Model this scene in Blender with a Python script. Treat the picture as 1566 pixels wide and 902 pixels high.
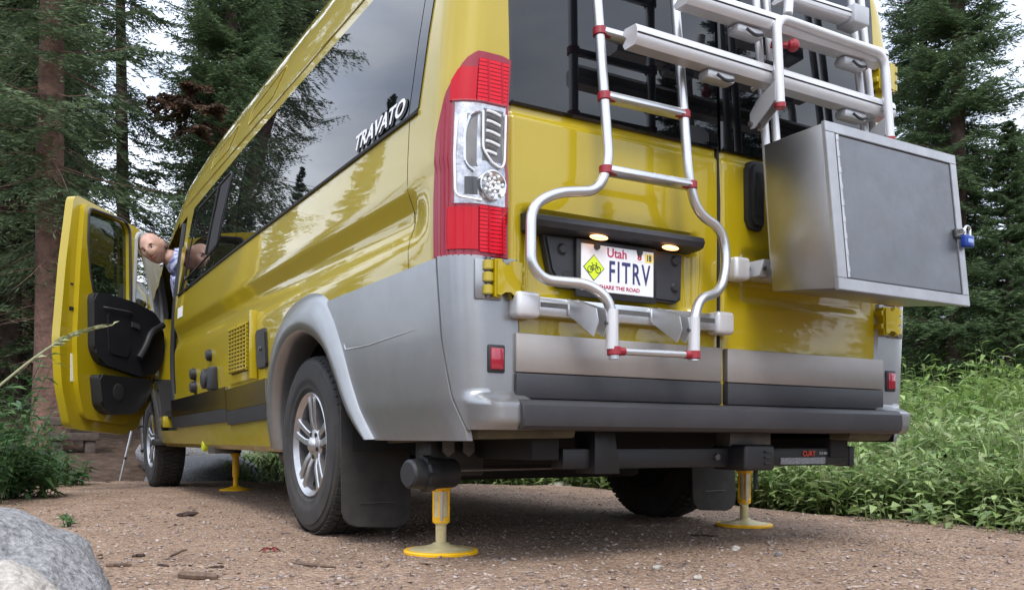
import bpy, bmesh, math, random
import numpy as np
from mathutils import Vector, Matrix, noise as mnoise
R = math.radians
random.seed(7); rng = np.random.default_rng(7)
for o in list(bpy.data.objects): bpy.data.objects.remove(o)
scene = bpy.context.scene
COL = scene.collection

# ------------------------------------------------------------------ camera
FPX, CAM, YAW, ROLL, CV, CU = 1336.2, np.array([-2.149, -2.174, .393]), .518, .004, 671.3, 742.9
FW = np.array([math.sin(YAW), math.cos(YAW), 0.]); RT0 = np.array([math.cos(YAW), -math.sin(YAW), 0.]); UP0 = np.array([0, 0, 1.])
RT = RT0*math.cos(ROLL)+UP0*math.sin(ROLL); UP = -RT0*math.sin(ROLL)+UP0*math.cos(ROLL)
cd = bpy.data.cameras.new('camera'); cam = bpy.data.objects.new('camera', cd); COL.objects.link(cam)
cd.sensor_width = 36; cd.lens = FPX/1566*36; cd.shift_x = (783-CU)/1566; cd.shift_y = (CV-451)/1566
cd.clip_start = .05; cd.clip_end = 2000
cam.matrix_world = Matrix((( RT[0], UP[0], -FW[0], CAM[0]), (RT[1], UP[1], -FW[1], CAM[1]), (RT[2], UP[2], -FW[2], CAM[2]), (0, 0, 0, 1)))
scene.camera = cam
def PX(x, y, X=None, Y=None, Z=None, d=None):
    """photo pixel -> point on the plane X=, Y=, Z= or at depth d"""
    v = FW+RT*(x-CU)/FPX-UP*(y-CV)/FPX
    t = d if d is not None else (X-CAM[0])/v[0] if X is not None else (Y-CAM[1])/v[1] if Y is not None else (Z-CAM[2])/v[2]
    return CAM+v*t

# ------------------------------------------------------------------ sky, sun, exposure
world = bpy.data.worlds.new('World'); scene.world = world; world.use_nodes = True
wn, wl = world.node_tree.nodes, world.node_tree.links
bg = wn['Background']; bg.inputs[1].default_value = .10
SUN_AZ, SUN_EL = R(205), R(52)          # azimuth clockwise from +Y: light comes from behind the camera
sky = wn.new('ShaderNodeTexSky'); sky.sky_type = 'NISHITA'; sky.sun_disc = False
sky.sun_elevation = SUN_EL; sky.sun_rotation = SUN_AZ; sky.air_density = 1.4; sky.dust_density = 3.0
wtc = wn.new('ShaderNodeTexCoord')
wmap = wn.new('ShaderNodeMapping'); wmap.inputs['Scale'].default_value = (1, 1, 2.2)
wnz = wn.new('ShaderNodeTexNoise'); wnz.inputs['Scale'].default_value = 2.1; wnz.inputs['Detail'].default_value = 6; wnz.inputs['Roughness'].default_value = .55
wr = wn.new('ShaderNodeValToRGB'); wr.color_ramp.elements[0].position = .28; wr.color_ramp.elements[1].position = .60
wr.color_ramp.elements[0].color = (.50, .50, .50, 1); wr.color_ramp.elements[1].color = (1, 1, 1, 1)
wnz2 = wn.new('ShaderNodeTexNoise'); wnz2.inputs['Scale'].default_value = 3.3; wnz2.inputs['Detail'].default_value = 7
wr2 = wn.new('ShaderNodeValToRGB'); wr2.color_ramp.elements[0].position = .34; wr2.color_ramp.elements[1].position = .66
wr2.color_ramp.elements[0].color = (8.0, 9.2, 12.0, 1); wr2.color_ramp.elements[1].color = (14.5, 15.2, 16.4, 1)
wm = wn.new('ShaderNodeMix'); wm.data_type = 'RGBA'
wl.new(wtc.outputs['Generated'], wmap.inputs[0]); wl.new(wmap.outputs[0], wnz.inputs[0]); wl.new(wmap.outputs[0], wnz2.inputs[0])
wl.new(wnz.outputs[0], wr.inputs[0]); wl.new(wnz2.outputs[0], wr2.inputs[0])
wl.new(wr.outputs[0], wm.inputs['Factor']); wl.new(sky.outputs[0], wm.inputs['A']); wl.new(wr2.outputs[0], wm.inputs['B'])
wl.new(wm.outputs['Result'], bg.inputs[0])
sd = bpy.data.lights.new('sun', 'SUN'); sd.energy = 1.5; sd.angle = R(20); sd.color = (1, .96, .9)
sun = bpy.data.objects.new('sun', sd); COL.objects.link(sun)
sv = Vector((math.sin(SUN_AZ)*math.cos(SUN_EL), math.cos(SUN_AZ)*math.cos(SUN_EL), math.sin(SUN_EL)))
sun.rotation_euler = sv.to_track_quat('Z', 'Y').to_euler()
vs = scene.view_settings; vs.view_transform = 'Standard'; vs.look = 'None'; vs.exposure = .74; vs.gamma = 1
scene.render.engine = 'CYCLES'
scene.cycles.max_bounces = 8; scene.cycles.transparent_max_bounces = 8

# ------------------------------------------------------------------ materials
MATS = {}
def mat(name, col, rough=.5, metal=0., coat=0., spec=.5, noise=None, bump=None, trans=0., alpha=1., coat_rough=.03, emit=None, island=None, coords='Object'):
    """noise=(scale, amount) varies the colour; bump=(scale, strength, distance); island=[colours] picks one per loose piece"""
    m = bpy.data.materials.new(name); m.use_nodes = True; MATS[name] = m
    n, l = m.node_tree.nodes, m.node_tree.links; p = n['Principled BSDF']
    p.inputs['Base Color'].default_value = (*col, 1); p.inputs['Roughness'].default_value = rough; p.inputs['Metallic'].default_value = metal
    p.inputs['Coat Weight'].default_value = coat; p.inputs['Coat Roughness'].default_value = coat_rough
    p.inputs['Specular IOR Level'].default_value = spec; p.inputs['Transmission Weight'].default_value = trans; p.inputs['Alpha'].default_value = alpha
    if emit: p.inputs['Emission Color'].default_value = (*emit[0], 1); p.inputs['Emission Strength'].default_value = emit[1]
    tc = n.new('ShaderNodeTexCoord'); src = None
    if island:
        g = n.new('ShaderNodeNewGeometry'); r = n.new('ShaderNodeValToRGB'); l.new(g.outputs['Random Per Island'], r.inputs[0])
        els = r.color_ramp.elements
        while len(els) < len(island): els.new(.5)
        for i, c in enumerate(island): els[i].position = i/(len(island)-1); els[i].color = (*c, 1)
        src = r.outputs[0]
    if noise:
        t = n.new('ShaderNodeTexNoise'); t.inputs['Scale'].default_value = noise[0]; t.inputs['Detail'].default_value = 7; t.inputs['Roughness'].default_value = .62
        l.new(tc.outputs[coords], t.inputs[0])
        mr = n.new('ShaderNodeMapRange'); mr.inputs[1].default_value = .3; mr.inputs[2].default_value = .7; mr.inputs[3].default_value = 1-noise[1]; mr.inputs[4].default_value = 1+noise[1]
        l.new(t.outputs[0], mr.inputs[0])
        mx = n.new('ShaderNodeMix'); mx.data_type = 'RGBA'; mx.blend_type = 'MULTIPLY'; mx.inputs['Factor'].default_value = 1
        if src: l.new(src, mx.inputs['A'])
        else: mx.inputs['A'].default_value = (*col, 1)
        l.new(mr.outputs[0], mx.inputs['B']); src = mx.outputs['Result']
    if src: l.new(src, p.inputs['Base Color'])
    if bump:
        t = n.new('ShaderNodeTexNoise'); t.inputs['Scale'].default_value = bump[0]; t.inputs['Detail'].default_value = 6
        l.new(tc.outputs[coords], t.inputs[0])
        b = n.new('ShaderNodeBump'); b.inputs['Strength'].default_value = bump[1]; b.inputs['Distance'].default_value = bump[2]
        l.new(t.outputs[0], b.inputs['Height']); l.new(b.outputs[0], p.inputs['Normal'])
    return m
def N(m): return m.node_tree.nodes, m.node_tree.links, m.node_tree.nodes['Principled BSDF']

YEL = mat('yellow paint', (.385, .290, .004), .45, 0, 1.0, noise=(1.3, .05), spec=.2, coat_rough=.025)
GLASS = mat('black tinted glass', (.004, .0045, .006), .012, spec=.58)
SILV = mat('silver paint', (.315, .325, .335), .32, .80, .3, coat_rough=.12, noise=(9, .06))
BLKP = mat('black plastic', (.015, .0155, .018), .52, bump=(260, .25, .002), noise=(6, .25))
BUMP = mat('grey black bumper plastic', (.024, .0245, .030), .48, bump=(300, .3, .002), noise=(4, .22))
RUB = mat('rubber', (.020, .020, .021), .75, bump=(90, .3, .004), noise=(14, .35))
TREAD = mat('dusty tyre rubber', (.030, .029, .028), .82, noise=(20, .4), bump=(60, .4, .004))
DARK = mat('underbody black', (.010, .010, .011), .8, noise=(5, .3))
STEEL = mat('brushed stainless strip', (.36, .335, .32), .48, .8, noise=(2, .10))
ALU = mat('anodised aluminium', (.58, .59, .605), .30, .85, noise=(12, .06))
WALU = mat('white aluminium', (.60, .60, .615), .32, .35, noise=(8, .05))
GREYP = mat('grey bracket plastic', (.42, .43, .45), .42, .3)
SIDESS = mat('polished side strip', (.34, .33, .31), .20, 1.0, noise=(3, .15))
REDP = mat('red plastic', (.26, .012, .022), .38)
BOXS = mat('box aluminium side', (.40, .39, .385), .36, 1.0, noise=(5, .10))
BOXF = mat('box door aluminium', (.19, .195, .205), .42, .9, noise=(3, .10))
RIM = mat('alloy wheel', (.50, .50, .51), .34, .9, noise=(25, .16))
CHR = mat('chrome', (.62, .63, .65), .10, 1.0)
WHITE = mat('white lettering', (.82, .82, .82), .4)
BLACKT = mat('black lettering', (.015, .015, .02), .5)
JACK = mat('yellow jack glow', (.95, .52, .010), .45, noise=(16, .10))  # yellow of a drawn glow outline put into the colour, not the jack's own paint
JACKG = mat('dusty khaki steel', (.66, .56, .30), .5, .15, noise=(18, .22))
GREYMET = mat('dull grey metal', (.14, .135, .13), .5, .7, noise=(10, .3))
HITCH = mat('black steel hitch', (.011, .011, .013), .45, bump=(180, .25, .002), noise=(6, .3))
INTER = mat('dark cab interior', (.018, .018, .02), .8)
MIRROR = mat('mirror glass', (.85, .88, .9), .02, 1.0)
SEALG = mat('grey door seal trim', (.34, .35, .36), .5)
BLUEP = mat('blue lock body', (.012, .045, .26), .3, .2)
LAMPW = mat('warm lit lamp', (1, .6, .3), .4, emit=((1, .45, .16), 2.2))
REFL = mat('red reflector', (.30, .012, .03), .16, coat=1)
# brushed grain on box and stainless
for m_, sc in ((BOXS, (400, 400, 5)), (STEEL, (300, 300, 6)), (BOXF, (60, 60, 9))):
    n, l, p = N(m_); tc = n.new('ShaderNodeTexCoord'); mp = n.new('ShaderNodeMapping'); mp.inputs['Scale'].default_value = sc
    t = n.new('ShaderNodeTexNoise'); t.inputs['Scale'].default_value = 1; t.inputs['Detail'].default_value = 3
    b = n.new('ShaderNodeBump'); b.inputs['Strength'].default_value = .10; b.inputs['Distance'].default_value = .002
    l.new(tc.outputs['Object'], mp.inputs[0]); l.new(mp.outputs[0], t.inputs[0]); l.new(t.outputs[0], b.inputs['Height']); l.new(b.outputs[0], p.inputs['Normal'])
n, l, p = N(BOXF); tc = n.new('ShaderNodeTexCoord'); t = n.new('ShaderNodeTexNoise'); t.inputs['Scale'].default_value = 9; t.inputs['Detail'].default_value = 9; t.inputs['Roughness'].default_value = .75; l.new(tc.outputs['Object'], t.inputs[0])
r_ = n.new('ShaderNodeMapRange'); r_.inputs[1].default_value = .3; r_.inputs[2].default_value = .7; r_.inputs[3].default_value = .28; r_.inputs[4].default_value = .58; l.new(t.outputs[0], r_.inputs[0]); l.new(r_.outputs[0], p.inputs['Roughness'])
# waviness of the real sheet metal and the film of dust
n, l, p = N(YEL); tc = n.new('ShaderNodeTexCoord')
t = n.new('ShaderNodeTexNoise'); t.inputs['Scale'].default_value = 7; t.inputs['Detail'].default_value = 2
b = n.new('ShaderNodeBump'); b.inputs['Strength'].default_value = .018; b.inputs['Distance'].default_value = .02
l.new(tc.outputs['Object'], t.inputs[0]); l.new(t.outputs[0], b.inputs['Height']); l.new(b.outputs[0], p.inputs['Coat Normal'])
def dust(m, amount, z0, z1, col=(.20, .165, .13)):
    n, l, p = N(m); tc = n.new('ShaderNodeTexCoord'); g = n.new('ShaderNodeSeparateXYZ'); l.new(tc.outputs['Object'], g.inputs[0])
    mr = n.new('ShaderNodeMapRange'); mr.inputs[1].default_value = z1; mr.inputs[2].default_value = z0; l.new(g.outputs[2], mr.inputs[0])
    t = n.new('ShaderNodeTexNoise'); t.inputs['Scale'].default_value = 11; t.inputs['Detail'].default_value = 8; t.inputs['Roughness'].default_value = .7; l.new(tc.outputs['Object'], t.inputs[0])
    q = n.new('ShaderNodeMapRange'); q.inputs[1].default_value = .35; q.inputs[2].default_value = .75; q.inputs[3].default_value = .15; q.inputs[4].default_value = 1; l.new(t.outputs[0], q.inputs[0])
    a = n.new('ShaderNodeMath'); a.operation = 'MULTIPLY'; l.new(mr.outputs[0], a.inputs[0]); l.new(q.outputs[0], a.inputs[1]); b = n.new('ShaderNodeMath'); b.operation = 'MULTIPLY'; b.inputs[1].default_value = amount; l.new(a.outputs[0], b.inputs[0])
    d = n.new('ShaderNodeBsdfDiffuse'); d.inputs[0].default_value = (*col, 1); mx = n.new('ShaderNodeMixShader'); out = n['Material Output']; src = out.inputs[0].links[0].from_socket
    l.new(b.outputs[0], mx.inputs[0]); l.new(src, mx.inputs[1]); l.new(d.outputs[0], mx.inputs[2]); l.new(mx.outputs[0], out.inputs[0])
dust(SILV, .30, .36, .85); dust(YEL, .40, .33, .75, (.19, .155, .10)); dust(BUMP, .12, .40, .60); dust(RUB, .22, .0, .75); dust(STEEL, .35, .5, .9)
def lens_mat(name, col, scale, kind):
    m = mat(name, col, .32, 0, .25, coat_rough=.03, spec=.15); n, l, p = N(m); tc = n.new('ShaderNodeTexCoord')
    if kind == 'ribs':
        mp = n.new('ShaderNodeMapping'); mp.inputs['Scale'].default_value = scale
        t = n.new('ShaderNodeTexBrick'); t.inputs['Scale'].default_value = 1; t.offset = 0; t.inputs['Mortar Size'].default_value = .12; t.inputs['Brick Width'].default_value = 1; t.inputs['Row Height'].default_value = .5
        t.inputs['Mortar Smooth'].default_value = 1
        l.new(tc.outputs['Object'], mp.inputs[0]); l.new(mp.outputs[0], t.inputs[0])
        mx = n.new('ShaderNodeMix'); mx.data_type = 'RGBA'; mx.inputs['A'].default_value = (*[min(1, c*1.1) for c in col], 1); mx.inputs['B'].default_value = (*[c*.75 for c in col], 1)
        l.new(t.outputs['Fac'], mx.inputs['Factor']); l.new(mx.outputs['Result'], p.inputs['Base Color'])
        b = n.new('ShaderNodeBump'); b.inputs['Strength'].default_value = .7; b.inputs['Distance'].default_value = .006; b.invert = True
        l.new(t.outputs['Fac'], b.inputs['Height']); l.new(b.outputs[0], p.inputs['Normal'])
    return m
LRED = lens_mat('red lamp lens', (.44, .003, .014), (0, 1, 1), 'plain')
LREDR = lens_mat('ribbed red lamp lens', (.55, .004, .018), (22, 1, 44), 'ribs')
# object coords for ribs use X and Z: turn the brick plane upright
n = LREDR.node_tree.nodes
for q in n:
    if q.type == 'MAPPING': q.inputs['Rotation'].default_value = (R(90), 0, 0)
LMAR = mat('dark maroon lamp side', (.24, .003, .020), .18, coat=.5, spec=.3)
LCLR = mat('clear lamp cover', (1, 1, 1), .02)
n, l, p = N(LCLR); out = n['Material Output']; tr = n.new('ShaderNodeBsdfTransparent'); gl = n.new('ShaderNodeBsdfGlossy'); gl.inputs['Roughness'].default_value = .03
def schlick(n, l):
    g = n.new('ShaderNodeLayerWeight'); g.inputs[0].default_value = .5; a = n.new('ShaderNodeMath'); a.operation = 'POWER'; a.inputs[1].default_value = 5; l.new(g.outputs['Facing'], a.inputs[0])
    b = n.new('ShaderNodeMath'); b.operation = 'MULTIPLY_ADD'; b.inputs[1].default_value = .95; b.inputs[2].default_value = .045; l.new(a.outputs[0], b.inputs[0]); return b.outputs[0]
mixs = n.new('ShaderNodeMixShader')
l.new(schlick(n, l), mixs.inputs[0]); l.new(tr.outputs[0], mixs.inputs[1]); l.new(gl.outputs[0], mixs.inputs[2]); l.new(mixs.outputs[0], out.inputs[0])
WINC = mat('tinted clear window', (.5, .5, .5), .02)
n, l, p = N(WINC); out = n['Material Output']; tr = n.new('ShaderNodeBsdfTransparent'); tr.inputs[0].default_value = (.50, .54, .52, 1); gl = n.new('ShaderNodeBsdfGlossy'); gl.inputs['Roughness'].default_value = .02
mixs = n.new('ShaderNodeMixShader')
l.new(schlick(n, l), mixs.inputs[0]); l.new(tr.outputs[0], mixs.inputs[1]); l.new(gl.outputs[0], mixs.inputs[2]); l.new(mixs.outputs[0], out.inputs[0])

# ------------------------------------------------------------------ mesh helpers
OFFS = {}
def link(name, me, parent=None, m=None, smooth=35):
    o = bpy.data.objects.new(name, me); COL.objects.link(o)
    if m is not None: me.materials.append(m)
    if smooth:
        me.polygons.foreach_set('use_smooth', [True]*len(me.polygons))
        me.set_sharp_from_angle(angle=R(smooth))
    if parent is not None:
        o.parent = parent
        off = parent.location if parent.parent is None else Vector((0, 0, 0))   # parts are modelled in world space
        o.matrix_parent_inverse = Matrix.Translation(-off)
    return o
def pydata(name, v, f, m=None, parent=None, smooth=35):
    me = bpy.data.meshes.new(name); me.from_pydata([tuple(map(float, a)) for a in v], [], [tuple(a) for a in f]); me.update()
    return link(name, me, parent, m, smooth)
def npmesh(name, V, F, m=None, parent=None, smooth=0):
    """numpy verts (n,3) and faces (k,3 or 4)"""
    me = bpy.data.meshes.new(name); k = F.shape[1]
    me.vertices.add(len(V)); me.vertices.foreach_set('co', np.ascontiguousarray(V, np.float32).ravel())
    me.loops.add(F.size); me.loops.foreach_set('vertex_index', np.ascontiguousarray(F, np.int32).ravel())
    me.polygons.add(len(F)); me.polygons.foreach_set('loop_start', np.arange(0, F.size, k, dtype=np.int32))
    me.update(); me.validate()
    return link(name, me, parent, m, smooth)
def frombm(name, bm, m=None, parent=None, smooth=35):
    me = bpy.data.meshes.new(name); bmesh.ops.recalc_face_normals(bm, faces=bm.faces[:]); bm.to_mesh(me); bm.free()
    return link(name, me, parent, m, smooth)
def thing(name, label, cat, loc=(0, 0, 0), group=None):
    o = bpy.data.objects.new(name, None); COL.objects.link(o); o.location = loc; o.empty_display_size = .1
    return tag(o, label, cat, group)
def tag(o, label, cat, group=None):
    o['label'] = label; o['category'] = cat
    if group: o['group'] = group
    return o
def box(name, x0, x1, y0, y1, z0, z1, m, parent=None, bev=.004, seg=2, rot=None):
    bm = bmesh.new(); bmesh.ops.create_cube(bm, size=1)
    bmesh.ops.scale(bm, vec=(x1-x0, y1-y0, z1-z0), verts=bm.verts)
    if bev: bmesh.ops.bevel(bm, geom=bm.edges[:], offset=bev, segments=seg, affect='EDGES', profile=.5)
    if rot is not None: bmesh.ops.transform(bm, matrix=rot, verts=bm.verts)
    bmesh.ops.translate(bm, vec=((x0+x1)/2, (y0+y1)/2, (z0+z1)/2), verts=bm.verts)
    return frombm(name, bm, m, parent)
def hexa(name, c, m, parent=None, bev=.004):
    """8 corners: bottom ring then top ring"""
    bm = bmesh.new(); v = [bm.verts.new(tuple(map(float, q))) for q in c]
    for f in ((0, 3, 2, 1), (4, 5, 6, 7), (0, 1, 5, 4), (1, 2, 6, 5), (2, 3, 7, 6), (3, 0, 4, 7)): bm.faces.new([v[i] for i in f])
    if bev: bmesh.ops.bevel(bm, geom=bm.edges[:], offset=bev, segments=2, affect='EDGES', profile=.5)
    return frombm(name, bm, m, parent)
def cyl(name, a, b, r, m, parent=None, seg=24, r2=None, bev=0):
    a, b = Vector(tuple(map(float, a))), Vector(tuple(map(float, b))); d = b-a
    bm = bmesh.new(); bmesh.ops.create_cone(bm, cap_ends=True, segments=seg, radius1=r, radius2=r if r2 is None else r2, depth=d.length)
    if bev: bmesh.ops.bevel(bm, geom=[e for e in bm.edges if len(e.link_faces) == 2 and any(len(f.verts) > 4 for f in e.link_faces)], offset=bev, segments=2, affect='EDGES')
    bmesh.ops.transform(bm, matrix=Matrix.Translation((a+b)/2) @ d.to_track_quat('Z', 'Y').to_matrix().to_4x4(), verts=bm.verts)
    return frombm(name, bm, m, parent)
def fillet(pts, r=.05, n=7):
    pts = [Vector(tuple(map(float, p))) for p in pts]; out = [pts[0]]
    for i in range(1, len(pts)-1):
        a, b, c = pts[i-1], pts[i], pts[i+1]; rr = min(r, (a-b).length*.49, (c-b).length*.49)
        p, q = b+(a-b).normalized()*rr, b+(c-b).normalized()*rr
        for k in range(n+1):
            t = k/n; out.append(p*(1-t)**2+b*2*t*(1-t)+q*t*t)
    out.append(pts[-1]); return out
def tubeVF(path, r, seg=12, caps=True):
    P = [Vector(tuple(map(float, p))) for p in path]; rs = r if hasattr(r, '__len__') else [r]*len(P)
    V, F = [], []; ref = None
    for i, p in enumerate(P):
        t = (P[min(i+1, len(P)-1)]-P[max(i-1, 0)]).normalized()
        if ref is None: ref = t.orthogonal().normalized()
        ref = (ref-t*ref.dot(t)).normalized(); bb = t.cross(ref)
        for k in range(seg):
            a = 2*math.pi*k/seg; V.append(p+(ref*math.cos(a)+bb*math.sin(a))*rs[i])
    for i in range(len(P)-1):
        for k in range(seg): F.append((i*seg+k, i*seg+(k+1) % seg, (i+1)*seg+(k+1) % seg, (i+1)*seg+k))
    if caps: F.append(tuple(range(seg))[::-1]); F.append(tuple((len(P)-1)*seg+k for k in range(seg)))
    return V, F
def tube(name, path, r, m, parent=None, seg=12):
    v, f = tubeVF(path, r, seg); return pydata(name, v, f, m, parent)
def lathe(name, prof, axis_o, axis_d, m, parent=None, seg=40, smooth=35):
    """prof: list of (radius, along)"""
    d = Vector(axis_d).normalized(); u = d.orthogonal().normalized(); w = d.cross(u); o = Vector(tuple(map(float, axis_o)))
    V, F = [], []
    for r, h in prof:
        for k in range(seg):
            a = 2*math.pi*k/seg; V.append(o+d*h+(u*math.cos(a)+w*math.sin(a))*r)
    for i in range(len(prof)-1):
        for k in range(seg): F.append((i*seg+k, i*seg+(k+1) % seg, (i+1)*seg+(k+1) % seg, (i+1)*seg+k))
    return pydata(name, V, F, m, parent, smooth)
def prism(name, poly, to3, h0, h1, m, parent=None, bev=0.):
    """polygon (a,b) extruded between heights h0 and h1; to3(a,b,h) -> point"""
    bm = bmesh.new(); A = [bm.verts.new(tuple(map(float, to3(a, b, h0)))) for a, b in poly]; B = [bm.verts.new(tuple(map(float, to3(a, b, h1)))) for a, b in poly]
    k = len(poly); bm.faces.new(A[::-1]); top = bm.faces.new(B)
    for i in range(k): bm.faces.new((A[i], A[(i+1) % k], B[(i+1) % k], B[i]))
    if bev: bmesh.ops.bevel(bm, geom=list(top.edges), offset=bev, segments=2, affect='EDGES')
    return frombm(name, bm, m, parent)
def grid(name, P, m, parent=None, smooth=35, keep=None, skirt=None):
    """P[i][j] points; keep(i,j) drops cells; skirt=vector added to make a rim going inward"""
    ni, nj = len(P), len(P[0]); V = [p for row in P for p in row]; F = []
    for i in range(ni-1):
        for j in range(nj-1):
            if keep is None or keep(i, j): F.append((i*nj+j, (i+1)*nj+j, (i+1)*nj+j+1, i*nj+j+1))
    if skirt is not None:
        loop = [i*nj for i in range(ni)]+[(ni-1)*nj+j for j in range(1, nj)]+[i*nj+nj-1 for i in range(ni-2, -1, -1)]+[j for j in range(nj-2, 0, -1)]
        b = len(V); V = V+[np.array(V[q])+np.array(skirt) for q in loop]; k = len(loop)
        for q in range(k): F.append((loop[q], loop[(q+1) % k], b+(q+1) % k, b+q))
    return pydata(name, V, F, m, parent, smooth)
def text(name, body, size, to3, m, parent=None, ext=.0006, align='LEFT', shear=0., bold=0., sx=1., space=1.):
    """flat lettering; to3(u,v,h) maps text plane to the world"""
    c = bpy.data.curves.new(name, 'FONT'); c.body = body; c.size = size; c.align_x = align; c.shear = shear; c.offset = bold; c.extrude = ext; c.resolution_u = 3; c.space_character = space
    t = bpy.data.objects.new(name, c); COL.objects.link(t); bpy.context.view_layer.update()
    me = bpy.data.meshes.new_from_object(t.evaluated_get(bpy.context.evaluated_depsgraph_get())); bpy.data.objects.remove(t)
    for v in me.vertices: v.co = Vector(tuple(map(float, to3(v.co.x*sx, v.co.y, v.co.z))))
    me.materials.clear(); return link(name, me, parent, m, 0)
def sstep(a, b, x):
    t = min(1, max(0, (x-a)/(b-a))); return t*t*(3-2*t)

# ================================================================== the van
VAN = thing('camper_van', 'yellow camper van with silver rear corners, ladder and open driver door', 'van', (0, 3, 0))
SEC = [(.955, .33), (.985, .355), (.995, .42), (1.005, .5), (1.017, .7), (1.026, .88), (1.027, .97), (1.022, 1.0), (1.009, 1.035), (1.004, 1.06), (1.005, 1.09),
       (1.016, 1.12), (1.028, 1.150), (1.031, 1.163), (1.029, 1.25), (1.022, 1.37), (1.003, 1.6), (.966, 1.93), (.950, 2.05), (.930, 2.15), (.90, 2.23),
       (.86, 2.305), (.80, 2.385), (.70, 2.465), (.55, 2.53), (.30, 2.575), (0, 2.59)]
SW, SZ = np.array([a for a, _ in SEC]), np.array([b for _, b in SEC])
def kfac(y):
    return float(np.interp(y, [0, 3.3, 3.8, 4.25, 4.70, 5.2, 5.70, 6.05, 6.35], [1, 1, .985, .948, .795, .55, .20, .0, -.15]))
def hw(z, y):
    """half width of the body at height z, distance y from the tail"""
    zb = z if z <= 1.37 else 1.37+(z-1.37)/max(kfac(y), .02)
    w = float(np.interp(zb, SZ, SW))
    r = sstep(.16, .26, y)                                       # the pressed-in band dies out before the tail
    if .97 < zb < 1.17: w = w*r+1.027*(1-r)
    return w-.17*sstep(5.2, 6.4, y)**1.3
def lean(z): return .045*max(0, z-1.15)**1.5+.10*max(0, z-2.0)**2*3
def S(t, z, off=0.):
    """body skin: t<-.057 tail, rounded corner, t>.1 flank (t = y)"""
    w = hw(z, max(t, .1)); L = lean(z)*(1-sstep(.1, 1.2, t))
    if t >= .1: return np.array([-(w+off), t+L, z])
    if t > -.0571:
        a = (.1-t)/.1; return np.array([-(w-.1+(.1+off)*math.cos(a)), .1-(.1+off)*math.sin(a)+L, z])
    return np.array([-(w-.1-(-.0571-t)), -off+L, z])
def mir(p): return np.array([-p[0], p[1], p[2]])
# ---- shell: one skin from the left tail pillar over the roof to the right one
ts = list(np.linspace(-.142, .1, 13))+list(np.linspace(.13, .5, 9))+list(np.arange(.55, 6.36, .06))
nsec = []
for i in range(len(SZ)-1):
    k = 3 if SZ[i] < 1.9 else 2
    for q in range(k): nsec.append((SW[i]+(SW[i+1]-SW[i])*q/k, SZ[i]+(SZ[i+1]-SZ[i])*q/k))
nsec.append((0, 2.59))
def shell_pt(t, s):
    w0, z0 = s; y = max(t, .1); k = kfac(y)
    z = z0 if z0 <= 1.37 else 1.37+(z0-1.37)*k
    if z0 <= 2.15: p = S(t, z)
    else:
        p = S(t, z); L = lean(2.15)+(z0-2.15)*.5*(1-sstep(.1, .6, t))
        fr = w0/.9; p = np.array([-(w0-.17*sstep(5.2, 6.4, y)**1.3)*(1 if t >= .1 else (abs(p[0])/max(hw(z, .1), .01))), max(t, 0)*1.0+L if t >= .1 else p[1]+.0+(L-lean(z)), z])
    return p
Pl = [[shell_pt(t, s) for s in nsec] for t in ts]
arch_in = [(1.80, .30), (1.76, .36), (1.745, .5), (1.68, .66), (1.54, .775), (1.33, .82), (1.15, .80), (1.0, .73), (.88, .61), (.77, .48), (.65, .40), (.55, .30)]
def inpoly(x, y, poly):
    c = False; j = len(poly)-1
    for i in range(len(poly)):
        if (poly[i][1] > y) != (poly[j][1] > y) and x < (poly[j][0]-poly[i][0])*(y-poly[i][1])/(poly[j][1]-poly[i][1])+poly[i][0]: c = not c
        j = i
    return c
arch_in = [(1.25+(a-1.25)*1.13, .42+(b-.42)*1.13 if b > .42 else b-.1) for a, b in arch_in]
farch = [(5.37+.485*math.cos(a), .36+.485*math.sin(a)) for a in np.linspace(-.3, math.pi+.3, 20)]
door_open = [(4.20, .46), (4.13, 1.3), (4.02, 1.9), (4.5, 1.93), (4.95, 1.75), (5.32, 1.35), (5.30, .9), (5.0, .75), (4.9, .46)]
def keep_l(i, j):
    c = np.mean([Pl[i][j], Pl[i+1][j], Pl[i+1][j+1], Pl[i][j+1]], axis=0)
    return not ((c[1] < 1.3 and c[2] < .50) or inpoly(c[1], c[2], arch_in) or inpoly(c[1], c[2], farch) or inpoly(c[1], c[2], door_open) or (c[1] < .98 and c[2] < .80 and ts[i] > .15 and False))
def keep_r(i, j):
    c = np.mean([Pl[i][j], Pl[i+1][j], Pl[i+1][j+1], Pl[i][j+1]], axis=0)
    return not ((c[1] < 1.3 and c[2] < .50) or inpoly(c[1], c[2], arch_in) or inpoly(c[1], c[2], farch))
grid('body_skin', Pl, YEL, VAN, 40, keep_l)
grid('body_skin', [[mir(p) for p in row] for row in Pl][::-1], YEL, VAN, 40, lambda i, j: keep_r(len(ts)-2-i, j))
# front end, hidden behind the cab but closed
ny = Pl[-1]
grid('front_fascia', [[np.array([x*abs(p[0]), p[1]+.06*(1-x*x)-.04*max(0, p[2]-.9), p[2]]) for p in ny] for x in np.linspace(-1, 1, 9)], YEL, VAN)
# windscreen lies on the cab roof slope
wsec = [s for s in nsec if s[1] >= 2.38]
rows = [[shell_pt(y, s)+np.array([0, .006, .010]) for s in wsec]+[mir(shell_pt(y, s))+np.array([0, .006, .010]) for s in wsec[::-1][1:]] for y in np.linspace(4.98, 5.98, 14)]
grid('windscreen', rows, GLASS, VAN)
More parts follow.
